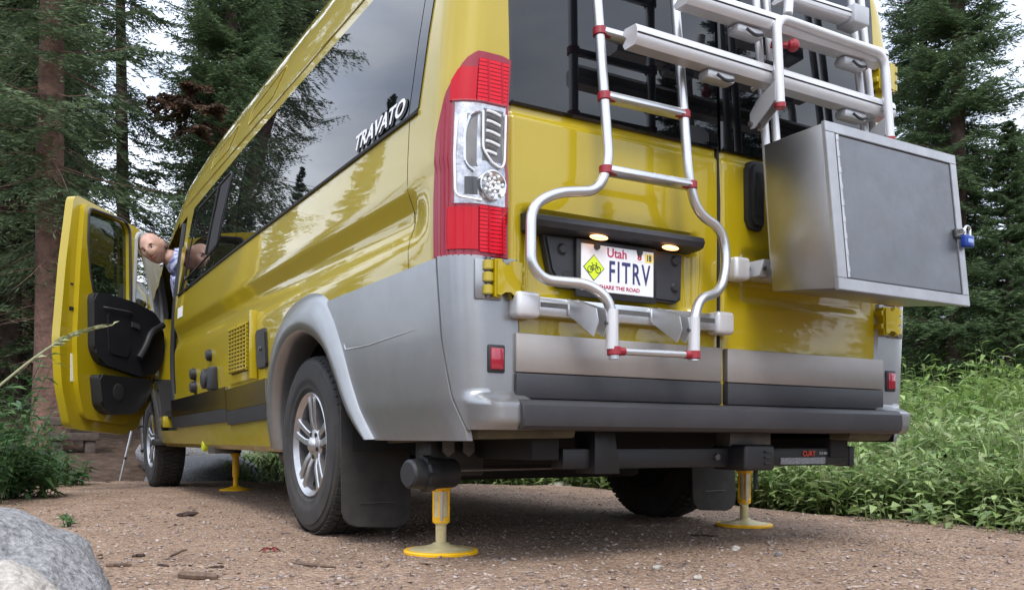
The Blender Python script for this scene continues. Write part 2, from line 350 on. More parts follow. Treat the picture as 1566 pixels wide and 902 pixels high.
# ---- flank windows: black glass panels laid on the skin
def patch(name, c, m, off=.004, thick=.006, nu=24, nv=10, side=1, parent=VAN, smooth=35):
    """c: four (t,z) corners, bottom-rear, bottom-front, top-front, top-rear"""
    P = []
    for i in range(nu+1):
        u = i/nu; row = []
        for j in range(nv+1):
            v = j/nv
            t = (c[0][0]*(1-u)+c[1][0]*u)*(1-v)+(c[3][0]*(1-u)+c[2][0]*u)*v
            z = (c[0][1]*(1-u)+c[1][1]*u)*(1-v)+(c[3][1]*(1-u)+c[2][1]*u)*v
            p = S(t, z, off); row.append(p if side > 0 else mir(p))
        P.append(row)
    if side < 0: P = P[::-1]
    return grid(name, P, m, parent, smooth, skirt=(side*thick, 0, 0))
for sd in (1, -1):
    patch('side_window', [(.286, 1.388), (2.46, 1.378), (2.46, 1.938), (.185, 1.945)], GLASS, side=sd)
    patch('window_end_panel', [(.215, 1.392), (.280, 1.388), (.179, 1.945), (.112, 1.95)], GLASS, side=sd, nu=6)
    fw_ = patch('side_window', [(2.468, 1.378), (4.05, 1.350), (3.78, 1.905), (2.468, 1.938)], GLASS, side=sd)
    if sd == 1:
        # sliding pane in the front panel: slim grey frame and dark open half
        q = [S(*a, .005) for a in ((2.90, 1.49), (3.86, 1.43), (3.62, 1.86), (2.70, 1.87))]
        tube('window_frame', fillet([q[0]*.5+q[3]*.5, q[0], q[1], q[2], q[3], q[0]*.5+q[3]*.5], .07), .006, BLKP, fw_, 8)
        patch('sliding_pane', [(2.93, 1.50), (3.18, 1.485), (3.0, 1.85), (2.74, 1.855)], DARK, off=.007, thick=.004, nu=6, parent=fw_)
        a, b = S(3.18, 1.485, .012), S(3.0, 1.85, .012); tube('window_bar', [a, b], .009, BLKP, fw_, 8)
    # chrome/black moulding under the glass
    tube('belt_moulding', [ (lambda p: p if sd > 0 else mir(p))(S(t, 1.381-.0085*max(0, t-2.4), .003)) for t in np.linspace(.22, 4.05, 40)], .0075, BLKP, VAN, 6)
    # body seams
    tube('panel_seam', [(lambda p: p if sd > 0 else mir(p))(S(.282, z, -.0015)) for z in np.linspace(.915, 1.38, 24)], .0028, DARK, VAN, 5)
# roof flank pressings
for t0 in (1.86, 2.75):
    q = [S(t0+.16, 2.05, .0), S(t0+.64, 2.055, .0), S(t0+.60, 2.13, .0), S(t0, 2.15, .0)]
    tube('roof_pressing', fillet([q[0]*.5+q[3]*.5, q[0], q[1], q[2], q[3], q[0]*.5+q[3]*.5], .03), .0045, YEL, VAN, 8)
tube('roof_gutter', [S(t, 2.0, .0) for t in np.linspace(.15, 4.2, 50)], .006, YEL, VAN, 8)
tube('roof_gutter', [mir(S(t, 2.0, .0)) for t in np.linspace(.15, 4.2, 50)], .006, YEL, VAN, 8)
# ---- model name on the glass
def on_glass(u, v, h):
    t = .318+.415*(1-u/1.0); p = S(t, 1.402+v, .0055+h); return p
# text runs from front (left in view) to tail; width scaled to .41 m
tw = text('lettering', 'TRAVATO', .074, lambda u, v, h: S(.735-u, 1.402+v, .0075+h), BLACKT, VAN, shear=.28, bold=.0035, sx=1.02)
us = [v.co.y for v in tw.data.vertices]; w_ = max(us)-min(us); sc_ = .425/w_; y1_ = max(us)
def place_txt(o, dy, dz, off):
    for v in o.data.vertices: v.co.y = y1_+(v.co.y-y1_)*sc_+dy; v.co.z += dz; v.co.x -= off
place_txt(tw, -.006, -.004, 0)
tw2 = text('lettering', 'TRAVATO', .074, lambda u, v, h: S(.735-u, 1.402+v, .0095+h), WHITE, VAN, shear=.28, bold=.0015, sx=1.02)
place_txt(tw2, .004, .002, 0)

# ---- silver lower corner, flank and wheel arch
def flare(t, z):
    return .010+(.068*sstep(.53, .495, z)*sstep(.015, -.06, t))
for sd in (1, -1):
    f = (lambda p: p) if sd > 0 else mir
    def seam_t(z): return float(np.interp(z, [.42, .52, .675, .912], [.012, .045, .068, .076]))
    rows = []
    for u in np.linspace(0, 1, 22):
        row = []
        for z in list(np.linspace(.420, .54, 15))+list(np.linspace(.56, .915, 14)):
            t = -.166+(.166+seam_t(z)-.003)*u; fl = flare(t, z)
            if z < .44: fl -= .03*(.44-z)/.02*sstep(.015, -.06, t)*.6
            row.append(f(S(t, z, fl)))
        rows.append(row)
    grid('corner_cladding', rows if sd > 0 else rows[::-1], SILV, VAN, 40, skirt=(.02*sd, .02, 0))
    rows = []
    def edge_t(z): return float(np.interp(z, [.39, .48, .61, .73, .80, .83], [.60, .76, .86, .98, 1.06, 1.12]))
    for u in np.linspace(0, 1, 24):
        row = []
        for z in np.linspace(.388, .911, 30):
            a, b = seam_t(max(z, .42))+.003, min(edge_t(z), .99)
            t = a+(b-a)*u
            o_ = .011
            row.append(f(S(t, z, o_)))
        rows.append(row)
    grid('flank_cladding', rows if sd > 0 else rows[::-1], SILV, VAN, 40, skirt=(.02*sd, 0, 0))
    cr_ = [f(S(t, z, .0095)) for t, z in ((.83, .735), (.815, .714), (.70, .711), (.598, .710), (.45, .715), (.30, .720), (.184, .725))]
    tube('flank_crease', cr_, [.003, .0042, .0042, .004, .0036, .003, .0015], SILV, VAN, 8)
    # flared lip: sweep from the inner opening to the outer edge
    inner = [(1.745, .33), (1.745, .45), (1.72, .58), (1.65, .69), (1.54, .775), (1.44, .808), (1.33, .82), (1.24, .815), (1.15, .79), (1.06, .75), (.98, .70), (.90, .61), (.83, .52), (.76, .45), (.66, .388)]
    outer = [(1.875, .36), (1.865, .52), (1.825, .67), (1.745, .80), (1.63, .89), (1.50, .945), (1.36, .972), (1.24, .978), (1.12, .965), (1.02, .935), (.925, .85), (.84, .72), (.775, .60), (.70, .49), (.60, .392)]
    inn = fillet([(a, b, 0) for a, b in inner], .05, 3); oun = fillet([(a, b, 0) for a, b in outer], .05, 3)
    rows = []
    for a, b in zip(inn, oun):
        row = []
        for v, bul in ((0, -.11), (0, -.02), (.04, .022), (.12, .032), (.3, .037), (.55, .034), (.78, .024), (.93, .012), (1, -.004)):
            q = a*(1-v)+b*v; row.append(f(S(q[0], max(q[1], .34), bul)))
        rows.append(row)
    grid('wheel_arch', rows if sd > 0 else rows[::-1], SILV, VAN, 50)
    rows = []
    for a in np.linspace(-.05, math.pi+.1, 30):
        row = []
        for rr, o_ in ((.44, -.08), (.44, .0), (.455, .018), (.49, .02), (.52, -.002)):
            t, z = 5.37+rr*math.cos(a), .36+rr*math.sin(a)*.98; row.append(f(S(t, max(z, .34), o_)))
        rows.append(row)
    grid('front_wheel_arch', rows if sd > 0 else rows[::-1], SILV, VAN, 50)
    # inner wheel wells
    for yc, r_ in ((1.31, .455), (5.37, .475)):
        an = np.linspace(-.12, math.pi+.12, 24); P_ = [[np.array([-sd*x, yc+r2*math.cos(a), .40+r2*math.sin(a)]) for x, r2 in ((.985, r_), (.66, r_), (.66, .02))] for a in an]; grid('wheel_well', P_, DARK, VAN, 35)
    # lower door strip: stainless upper band and black rubbing strip, two lengths
    for a, b in ((1.865, 2.64), (2.65, 4.27)):
        patch('sill_strip', [(a, .556), (b, .54), (b, .655), (a, .672)], SIDESS, off=.016, thick=.02, side=sd, nu=12, nv=2)
        patch('sill_strip', [(a, .484), (b, .464), (b, .538), (a, .554)], BLKP, off=.018, thick=.02, side=sd, nu=12, nv=2)

# ---- things on the flank
def fl3(a, b, h): return S(a, b, h)
vp = prism('vent_frame', [(2.05, .685), (2.56, .675), (2.56, .985), (2.05, 1.0)], fl3, -.004, .012, YEL, VAN, .004)
prism('vent_backing', [(2.12, .73), (2.50, .725), (2.50, .955), (2.12, .965)], fl3, .0125, .0135, DARK, vp)
for i in range(12):
    z = .735+i*.0195
    box('vent_slat', -1.055, -1.030, 2.13, 2.49, z, z+.010, YEL, vp, .002, 1)
for j in range(7):
    y = 2.13+j*.0585; box('vent_bar', -1.053, -1.030, y, y+.012, .73, .965, YEL, vp, .002, 1)
box('vent_edge', -1.056, -1.02, 2.035, 2.06, .68, 1.01, YEL, vp, .004)
hp = prism('filler_hatch', [(1.86, .725), (1.99, .722), (2.01, .745), (2.01, .885), (1.99, .908), (1.86, .905), (1.845, .885), (1.845, .745)], fl3, -.004, .014, BLKP, VAN, .004)
cyl('latch', (-1.03, 1.92, .815), (-1.045, 1.92, .815), .010, GREYMET, hp, 12)
def port(name, y, z, r, ln=.035):
    o = lathe(name, [(0, ln), (r*.7, ln), (r, ln-.008), (r*1.02, .006), (r*1.3, .004), (r*1.35, 0)], (-1.018, y, z), (-1, 0, 0), BLKP, VAN, 20); return o
port('water_inlet', 3.03, .874, .034); port('cable_inlet', 3.49, .793, .036); port('cable_inlet', 3.49, .712, .036)
ob = box('power_inlet', -1.06, -1.01, 2.88, 2.99, .665, .80, BLKP, VAN, .012, 3); port('inlet_cap', 3.03, .735, .058, .06)
patch('fuel_sticker', [(3.86, 1.20), (4.02, 1.20), (4.02, 1.27), (3.86, 1.27)], WHITE, off=.003, thick=.002, nu=2, nv=2)
# black door-opening seal on the pillar
tube('door_seal', fillet([S(4.15, 1.88, -.01), S(4.17, 1.35, -.005), S(4.27, .90, -.005), S(4.24, .5, -.01)], .2), .022, BLKP, VAN, 8)

# ---- tail lamps
BOWL = mat('lamp bowl metal', (.42, .42, .44), .22, .9, noise=(18, .5), bump=(35, .6, .006))
def lamp_left(z): return float(np.interp(z, [.90, 1.08, 1.26, 1.38, 1.475, 1.52], [.090, .091, .078, .050, .0, -.045]))
for sd in (1, -1):
    f = (lambda p: p) if sd > 0 else mir
    def topz(t): return float(np.interp(t, [-.14, -.05, .0, .05], [1.492, 1.515, 1.475, 1.38]))
    def band(name, ta, tb, za, zb, m, off, parent, nz=12, nt=8, rnd=0):
        rows = []
        for i in range(nt+1):
            row = []
            for j in range(nz+1):
                z = za+(zb-za)*j/nz; tl = lamp_left(min(z, 1.5)); A = ta if ta is not None else -.1385; B = tb if tb is not None else tl
                t = A+(B-A)*i/nt; zz = min(z, topz(t)); row.append(f(S(t, zz, off)))
            rows.append(row)
        return grid(name, rows if sd > 0 else rows[::-1], m, parent, 40, skirt=(.015*sd, .02, 0))
    L = band('tail_lamp', None, None, .912, 1.50, LMAR, .010, VAN, 30, 14)
    band('red_lens', -.130, -.036, 1.352, 1.478, LREDR, .0145, L)
    band('red_lens', -.033, .034, 1.352, 1.450, LRED, .0145, L)
    band('red_lens', -.128, -.045, .925, 1.055, LREDR, .0145, L)
    band('red_lens', -.042, .040, .930, 1.05, LRED, .0140, L)
    band('lamp_bowl', -.128, .020, 1.060, 1.347, BOWL, .0115, L)
    band('dark_reflection', -.120, -.056, 1.185, 1.335, GREYMET, .0125, L)  # dark patches laid in as the dark reflections of the bowl
    band('dark_reflection', -.040, -.012, 1.165, 1.315, GREYMET, .0125, L)
    band('dark_reflection', -.040, -.006, 1.085, 1.135, HITCH, .0125, L)
    # reversing lamp bowl with dimples and the upper ribbed bowl
    c = f(S(-.082, 1.115, .012)); ax = (0, -1, 0)
    lathe('reflector', [(0, .002), (.02, .004), (.034, .010), (.040, .014), (.043, .013), (.044, 0)], c, ax, CHR, L, 28)
    for k in range(7):
        for q in range(3):
            a, rr = k*math.pi*2/7+q*.5, (.010, .020, .030)[q]; cc = Vector(tuple(c))+Vector((rr*math.cos(a), -.010-.002*q, rr*math.sin(a)))
            bm = bmesh.new(); bmesh.ops.create_icosphere(bm, subdivisions=1, radius=.0055); bmesh.ops.translate(bm, vec=cc, verts=bm.verts); frombm('dimple', bm, WHITE, L)
    # upper bowl: rim and ribs
    rim = [f(S(t, z, .018)) for t, z in ((-.126, 1.325), (-.126, 1.185), (-.112, 1.168), (-.085, 1.180), (-.055, 1.215), (-.052, 1.325))]
    tube('bowl_rim', fillet(rim, .015, 4), .0035, WHITE, L, 6)
    for k in range(9):
        z = 1.20+.0145*k; tube('rib', [f(S(t, z+.012*math.sin((t+.12)*30), .0155)) for t in np.linspace(-.11 if k > 1 else -.10, -.064, 6)], .0042, CHR if k % 2 else WHITE, L, 6)
    tube('bowl_rim', fillet([f(S(t, z, .016)) for t, z in ((-.045, 1.32), (-.02, 1.31), (-.008, 1.26), (-.01, 1.17), (-.03, 1.15))], .02, 4), .004, CHR, L, 6)
    tube('bowl_rim', fillet([f(S(t, z, .016)) for t, z in ((.012, 1.30), (.016, 1.20), (.016, 1.08), (-.05, 1.07))], .02, 4), .004, WHITE, L, 6)
    band('clear_lens', -.131, .022, 1.056, 1.350, LCLR, .030, L)

# ---- tail doors
def dY(x, z, side):
    """relief of the tail door skin (positive = inward)"""
    y = lean(z)
    y += .010*sstep(1.335, 1.352, z)
    if side < 0:
        r = sstep(-.80, -.765, x)*sstep(-.095, -.13, x)*sstep(.795, .83, z)*sstep(1.075, 1.05, z); y += .032*r
    else:
        r = sstep(.09, .12, x)*sstep(.78, .75, x)*sstep(.86, .89, z)*sstep(1.06, 1.03, z); y += .015*r
    e = min(abs(x)-.004, .834-abs(x)); y += .012*(1-sstep(0, .014, e))
    return y
DOORS = {}
for side in (-1, 1):
    xs = np.unique(np.concatenate([np.linspace(.0045, .02, 4), np.linspace(.02, .815, 56), np.linspace(.815, .834, 5)]))*side
    zs = np.concatenate([np.linspace(.508, 1.33, 66), np.linspace(1.336, 1.356, 4), np.linspace(1.37, 2.30, 26)])
    P = [[np.array([x, dY(x, z, side), z]) for z in zs] for x in (xs if side > 0 else xs[::-1])]
    D = grid('tail_door', P, YEL, VAN, 40, skirt=(0, .05, 0)); DOORS[side] = D
    sg = lambda a: a*side
    Pg = [[np.array([x, lean(z)-.004+.005*(1-sstep(0, .006, min(.832-abs(x), abs(x)-.006, z-1.372, 2.20-z))), z]) for z in np.concatenate([[1.372, 1.374, 1.379], np.linspace(1.39, 2.16, 20), [2.19, 2.20]])]
          for x in (np.concatenate([[.006, .008, .013], np.linspace(.05, .79, 12), [.824, .830, .832]])*side if side > 0 else -np.concatenate([[.006, .008, .013], np.linspace(.05, .79, 12), [.824, .830, .832]])[::-1])]
    grid('tail_window', Pg, GLASS, D, 30, skirt=(0, .012, 0))
    x0, x1 = (.014, .828) if side > 0 else (-.822, -.012)
    box('stainless_strip', x0, x1, -.022, .01, .588, .702, STEEL, D, .004)
    box('rubbing_strip', x0, x1, -.024, .01, .512, .586, BUMP, D, .005)
tube('door_seal_strip', [(0, .012, .51), (0, .012+lean(1.2), 1.2), (0, .02+lean(1.7), 1.7), (0, .02+lean(2.2), 2.2)], .009, DARK, VAN, 6)
box('door_aperture', -.86, .86, .06, .075, .45, 2.25, DARK, VAN, 0)
# number plate light bar and holder on the left door
D = DOORS[-1]
LB = pydata('handle_bar', *(lambda: (lambda prof, xs: ([np.array([x, y-.0*s, z+dz]) for x, s, dz in xs for y, z in prof], [(i*7+k, i*7+(k+1) % 7, (i+1)*7+(k+1) % 7, (i+1)*7+k) for i in range(len(xs)-1) for k in range(7)]+[tuple(range(7))[::-1], tuple((len(xs)-1)*7+k for k in range(7))]))([(.02, 1.056), (-.030, 1.052), (-.052, 1.043), (-.058, 1.028), (-.050, 1.012), (-.03, 1.006), (.03, 1.004)], [(-.792, 0, 0), (-.785, 0, 0), (-.45, 0, .004), (-.135, 0, .006), (-.125, 0, .006)]))(), BUMP, D)
prism('plate_holder', [(-.715, 1.005), (-.69, .90), (-.655, .852), (-.195, .838), (-.172, .853), (-.168, 1.0)], lambda a, b, h: (a, h, b), .028, -.002, BUMP, D, .008)
for x, z in ((-.632, .885), (-.205, .89), (-.205, .975), (-.65, .965)): lathe('rubber_button', [(0, .009), (.012, .009), (.016, .004), (.018, 0)], (x, -.002, z), (0, -1, 0), BLKP, D, 16)
for x in (-.545, -.262):
    bm = bmesh.new(); bmesh.ops.create_uvsphere(bm, u_segments=16, v_segments=8, radius=1); bmesh.ops.scale(bm, vec=(.034, .012, .008), verts=bm.verts); bmesh.ops.translate(bm, vec=(x, -.046, 1.004), verts=bm.verts)
    frombm('plate_lamp', bm, LAMPW, D)
# number plate
PLT = mat('plate white', (.74, .75, .78), .35); PRED = mat('plate red', (.42, .02, .08), .5); PBLU = mat('plate navy', (.03, .035, .13), .5); PLIM = mat('sign lime', (.62, .80, .03), .5); PORG = mat('sticker yellow', (.80, .62, .10), .5)
px0, px1, pz0, pz1 = PX(889.5, 371, Y=-.02)[0], PX(1000, 386, Y=-.02)[0], .862, 1.0
PW, PH = px1-px0, .142; pz1 = PX(889.5, 371, Y=-.02)[2]; pz0 = pz1-PH
fr = box('plate_frame', px0-.016, px1+.016, -.016, .0, pz0-.020, pz1+.014, BLKP, D, .004)
NP = box('number_plate', px0, px1, -.0190, -.012, pz0, pz1, PLT, D, .001, 1)
pl = lambda ox, oz: (lambda u, v, h: (px0+ox*PW+u, -.0195-h, pz0+oz*PH+v))
text('lettering', 'Utah', .040, pl(.34, .775), PRED, NP, bold=.0006, sx=1.0)
def fit(o, w, h, x, z):
    c = np.array([v.co[:] for v in o.data.vertices]); a, b = c.min(0), c.max(0)
    for v in o.data.vertices: v.co.x = x+(v.co.x-a[0])*w/(b[0]-a[0]); v.co.z = z+(v.co.z-a[2])*h/(b[2]-a[2])
o = text('lettering', 'FITRV', .09, pl(.36, .2), PBLU, NP, bold=.0012, space=1.22); fit(o, PW*.575, PH*.46, px0+PW*.375, pz0+PH*.235)
o = text('lettering', 'SHARE THE ROAD', .02, pl(.3, .05), PRED, NP, bold=.0003); fit(o, PW*.56, PH*.085, px0+PW*.24, pz0+PH*.07)
for sx_, m_, ch, tm in ((.735, WHITE, '8', PRED), (.875, PORG, '18', PBLU)):
    box('sticker', px0+PW*sx_, px0+PW*(sx_+.115), -.0197, -.0185, pz0+PH*.76, pz0+PH*.95, m_, NP, 0)
    o = text('lettering', ch, .02, lambda u, v, h: (px0+PW*sx_+u, -.0202-h, pz0+PH*.78+v), tm, NP, bold=.0006); fit(o, PW*.06, PH*.14, px0+PW*(sx_+.028), pz0+PH*.785)
dc = (px0+PW*.165, pz0+PH*.50); dr = .040
prism('bicycle_sign', [(-dr, 0), (0, -dr), (dr, 0), (0, dr)], lambda a, b, h: (dc[0]+a, -.019-h, dc[1]+b), 0, .0009, BLACKT, NP)
prism('bicycle_sign', [(-dr*.93, 0), (0, -dr*.93), (dr*.93, 0), (0, dr*.93)], lambda a, b, h: (dc[0]+a, -.019-h, dc[1]+b), 0, .0015, PLIM, NP)
bk = lambda a, b: (dc[0]+a, -.0212, dc[1]+b)
for wx in (-.015, .015): tube('bicycle_mark', [bk(wx+.0095*math.cos(a), -.006+.0095*math.sin(a)) for a in np.linspace(0, 2*math.pi, 17)], .0011, BLACKT, NP, 5)
for pth in ([(-.015, -.006), (-.006, .008), (.009, .008), (.015, -.006)], [(-.006, .008), (.0, -.006), (.009, .008)], [(-.015, -.006), (0, -.006)], [(-.010, .013), (-.004, .013)], [(.009, .008), (.011, .014), (.006, .015)]):
    tube('bicycle_mark', [bk(*q) for q in pth], .0011, BLACKT, NP, 5)
for k in (.2, .79): cyl('plate_bolt', (px0+PW*k, -.019, pz1-.006), (px0+PW*k, -.026, pz1-.006), .010, BLKP, NP, 12)
# black pull handle on the right door
hd = prism('door_handle', [(.108, 1.15), (.125, 1.12), (.17, 1.115), (.185, 1.14), (.185, 1.335), (.17, 1.355), (.125, 1.35), (.108, 1.325)], lambda a, b, h: (a, h, b), .01, -.032, BLKP, DOORS[1], .012)
prism('handle_recess', [(.135, 1.16), (.165, 1.16), (.165, 1.31), (.135, 1.31)], lambda a, b, h: (a, h, b), -.031, -.034, DARK, DOORS[1])
# yellow hinges
for sd in (-1, 1):
    for zc in (.853, 1.80):
        dy = lean(zc)
        H = prism('hinge', [(-.050, -.055), (-.028, -.058), (-.022, -.036), (.006, -.034), (.010, -.058), (.040, -.056), (.042, .048), (.012, .052), (.008, .030), (-.02, .030), (-.026, .054), (-.050, .052)],
                  lambda a, b, h: (sd*(.852-a*1.0), dy+h, zc+b), .0, -.040, YEL, VAN, .006)
        for k in (-.036, 0, .034): cyl('knuckle', (sd*.915, dy-.018, zc+k-.014), (sd*.915, dy-.018, zc+k+.014), .0165, YEL, H, 16, bev=.003)
        cyl('hinge_pin', (sd*.915, dy-.018, zc-.058), (sd*.915, dy-.018, zc+.058), .008, GREYMET, H, 12)
        for k in (-.025, .025): box('hinge_lug', min(sd*.80, sd*.83), max(sd*.80, sd*.83), dy-.034, dy+.0, zc+k-.010, zc+k+.010, YEL, H, .003)
    # recess behind lower hinge, reflector and lower bumper
    box('hinge_pocket', min(sd*.868, sd*.955), max(sd*.868, sd*.955), -.016, -.008, .790, .905, SILV, VAN, .004)
    rf = box('reflector', min(sd*.862, sd*.905), max(sd*.862, sd*.905), -.022, -.008, .592, .655, REFL, VAN, .005)
    box('reflector_bezel', min(sd*.855, sd*.912), max(sd*.855, sd*.912), -.0165, -.006, .583, .664, BLKP, rf, .005)
# bumper
prof = [(.02, .508), (-.060, .508), (-.082, .503), (-.094, .490), (-.097, .455), (-.092, .432), (-.078, .421), (.02, .418)]
BV, BF = [], []
bxs = [-.842, -.838, -.6, -.3, 0, .3, .6, .838, .842]
for x in bxs:
    k = .94 if abs(x) > .84 else 1
    for y, z in prof: BV.append((x, y*k, .465+(z-.465)*k))
for i in range(len(bxs)-1):
    for k in range(8): BF.append((i*8+k, i*8+(k+1) % 8, (i+1)*8+(k+1) % 8, (i+1)*8+k))
BF += [tuple(range(8))[::-1], tuple(len(BV)-8+k for k in range(8))]
pydata('rear_bumper', BV, BF, BUMP, VAN, 30)
# drooping yellow body lip and floor
UNDR = mat('dusty olive underseal', (.085, .075, .045), .8, noise=(8, .5))
hexa('body_lip', [(-.92, .02, .394), (-.62, -.03, .398), (-.62, .6, .39), (-.96, .6, .378), (-.93, .0, .428), (-.62, -.04, .428), (-.62, .6, .43), (-.96, .6, .43)], UNDR, VAN, .006)
hexa('body_lip', [(.62, -.03, .398), (.92, .02, .394), (.96, .6, .378), (.62, .6, .39), (.62, -.04, .428), (.93, .0, .428), (.96, .6, .43), (.62, .6, .43)], UNDR, VAN, .006)
box('floor_pan', -.94, .94, .02, 6.2, .435, .47, DARK, VAN, 0)
for sd in (-1, 1):
    box('chassis_rail', min(sd*.62, sd*.72), max(sd*.62, sd*.72), .05, 5.2, .33, .435, DARK, VAN, .006)
    box('sill_beam', min(sd*.80, sd*.955), max(sd*.80, sd*.955), 1.85, 4.85, .335, .435, DARK, VAN, .01)
box('cross_member', -.70, .70, .55, .66, .30, .43, DARK, VAN, .01)
box('spare_tray', -.66, .28, .75, 1.15, .238, .43, DARK, VAN, .02)
for sd in (-1, 1):
    tube('leaf_spring', [(sd*.56, y, .37-.05*(1-((y-1.333)/.65)**2)) for y in np.linspace(.70, 1.98, 12)], .022, DARK, VAN, 6)
    cyl('shock_absorber', (sd*.50, 1.18, .30), (sd*.46, .95, .44), .026, DARK, VAN, 12)
tube('brake_hose', fillet([(-.70, 1.25, .36), (-.60, 1.1, .30), (-.40, 1.0, .36), (-.2, .9, .42)], .1), .007, BLKP, VAN, 6)
cyl('rear_axle', (-.85, 1.333, .36), (.85, 1.333, .36), .042, DARK, VAN, 16)
box('tank', -.55, .1, 1.75, 3.1, .24, .44, DARK, VAN, .03)
cyl('exhaust', (-.70, 1.95, .305), (-.70, 2.55, .305), .065, GREYMET, VAN, 20, bev=.01)
cyl('exhaust', (-.70, 2.5, .32), (-.55, 3.6, .34), .03, GREYMET, VAN, 12)
cyl('drain_valve', (-.93, 3.42, .345), (-.99, 3.42, .345), .035, mat('lime valve cap', (.55, .62, .03), .4), VAN, 14, bev=.006)
box('valve_body', -.97, -.84, 3.2, 3.36, .30, .40, GREYMET, VAN, .01)
# sewer hose cap and bracket by the left jack
SC = lathe('hose_cap', [(0, .178), (.038, .178), (.046, .170), (.049, .13), (.046, .128), (.054, .12), (.056, .085), (.050, .075), (.047, .0)], (-.835, .35, .283), (-1, -.18, 0), BLKP, VAN, 28)
for k in range(8):
    a = k*math.pi/4; cyl('cap_lug', (-.925+.0, .335+.052*math.cos(a), .283+.052*math.sin(a)), (-.955, .328+.052*math.cos(a), .283+.052*math.sin(a)), .007, BLKP, SC, 8)
box('jack_bracket', -.90, -.70, .38, .50, .27, .42, HITCH, VAN, .008)
for x in (-.875, -.80): prism('weight_tag', [(x, .385), (x, .352), (x+.021, .335), (x+.042, .352), (x+.042, .385)], lambda a, b, h: (a, h, b), .345, .341, GREYMET, VAN)
tube('cable', [(-.86, .33, .292), (-.6, .33, .293), (-.45, .34, .294)], .005, GREYMET, VAN, 6)
# hitch beam with electric jack motor
HT = box('hitch_beam', -.60, .75, .06, .13, .300, .366, HITCH, VAN, .006)
hexa('hitch_plate', [(-.50, .03, .285), (-.40, .03, .285), (-.40, .14, .285), (-.50, .14, .285), (-.50, .03, .42), (-.42, .03, .42), (-.42, .14, .42), (-.50, .14, .42)], HITCH, HT, .004)
box('hitch_plate', .10, .30, .05, .12, .37, .43, GREYMET, HT, .004)
box('receiver', .10, .245, -.02, .14, .288, .378, HITCH, HT, .012, 3)
for z in (.31, .33, .35): box('receiver_rib', .19, .215, -.026, -.015, z, z+.007, HITCH, HT, .002)
cyl('bolt', (.04, .06, .335), (.04, .048, .335), .012, GREYMET, HT, 6)
box('beam_cap', .735, .765, .055, .135, .294, .372, BLKP, HT, .008)
box('warning_label', .36, .60, .0585, .0600, .306, .330, mat('grey warning print', (.22, .23, .25), .6, noise=(220, .9)), HT, 0)
text('lettering', 'CURT', .026, lambda u, v, h: (.475+u, .0575-h, .336+v), mat('red logo', (.55, .06, .03), .5), HT, bold=.0008)
text('lettering', '310 001', .014, lambda u, v, h: (.565+u, .0575-h, .341+v), mat('grey print', (.45, .45, .45), .5), HT, bold=.0003)
tube('cable', fillet([(.27, .10, .42), (.265, .05, .37), (.22, .03, .33), (.2, .03, .285), (.215, .04, .22)], .05), .008, BLKP, VAN, 8)
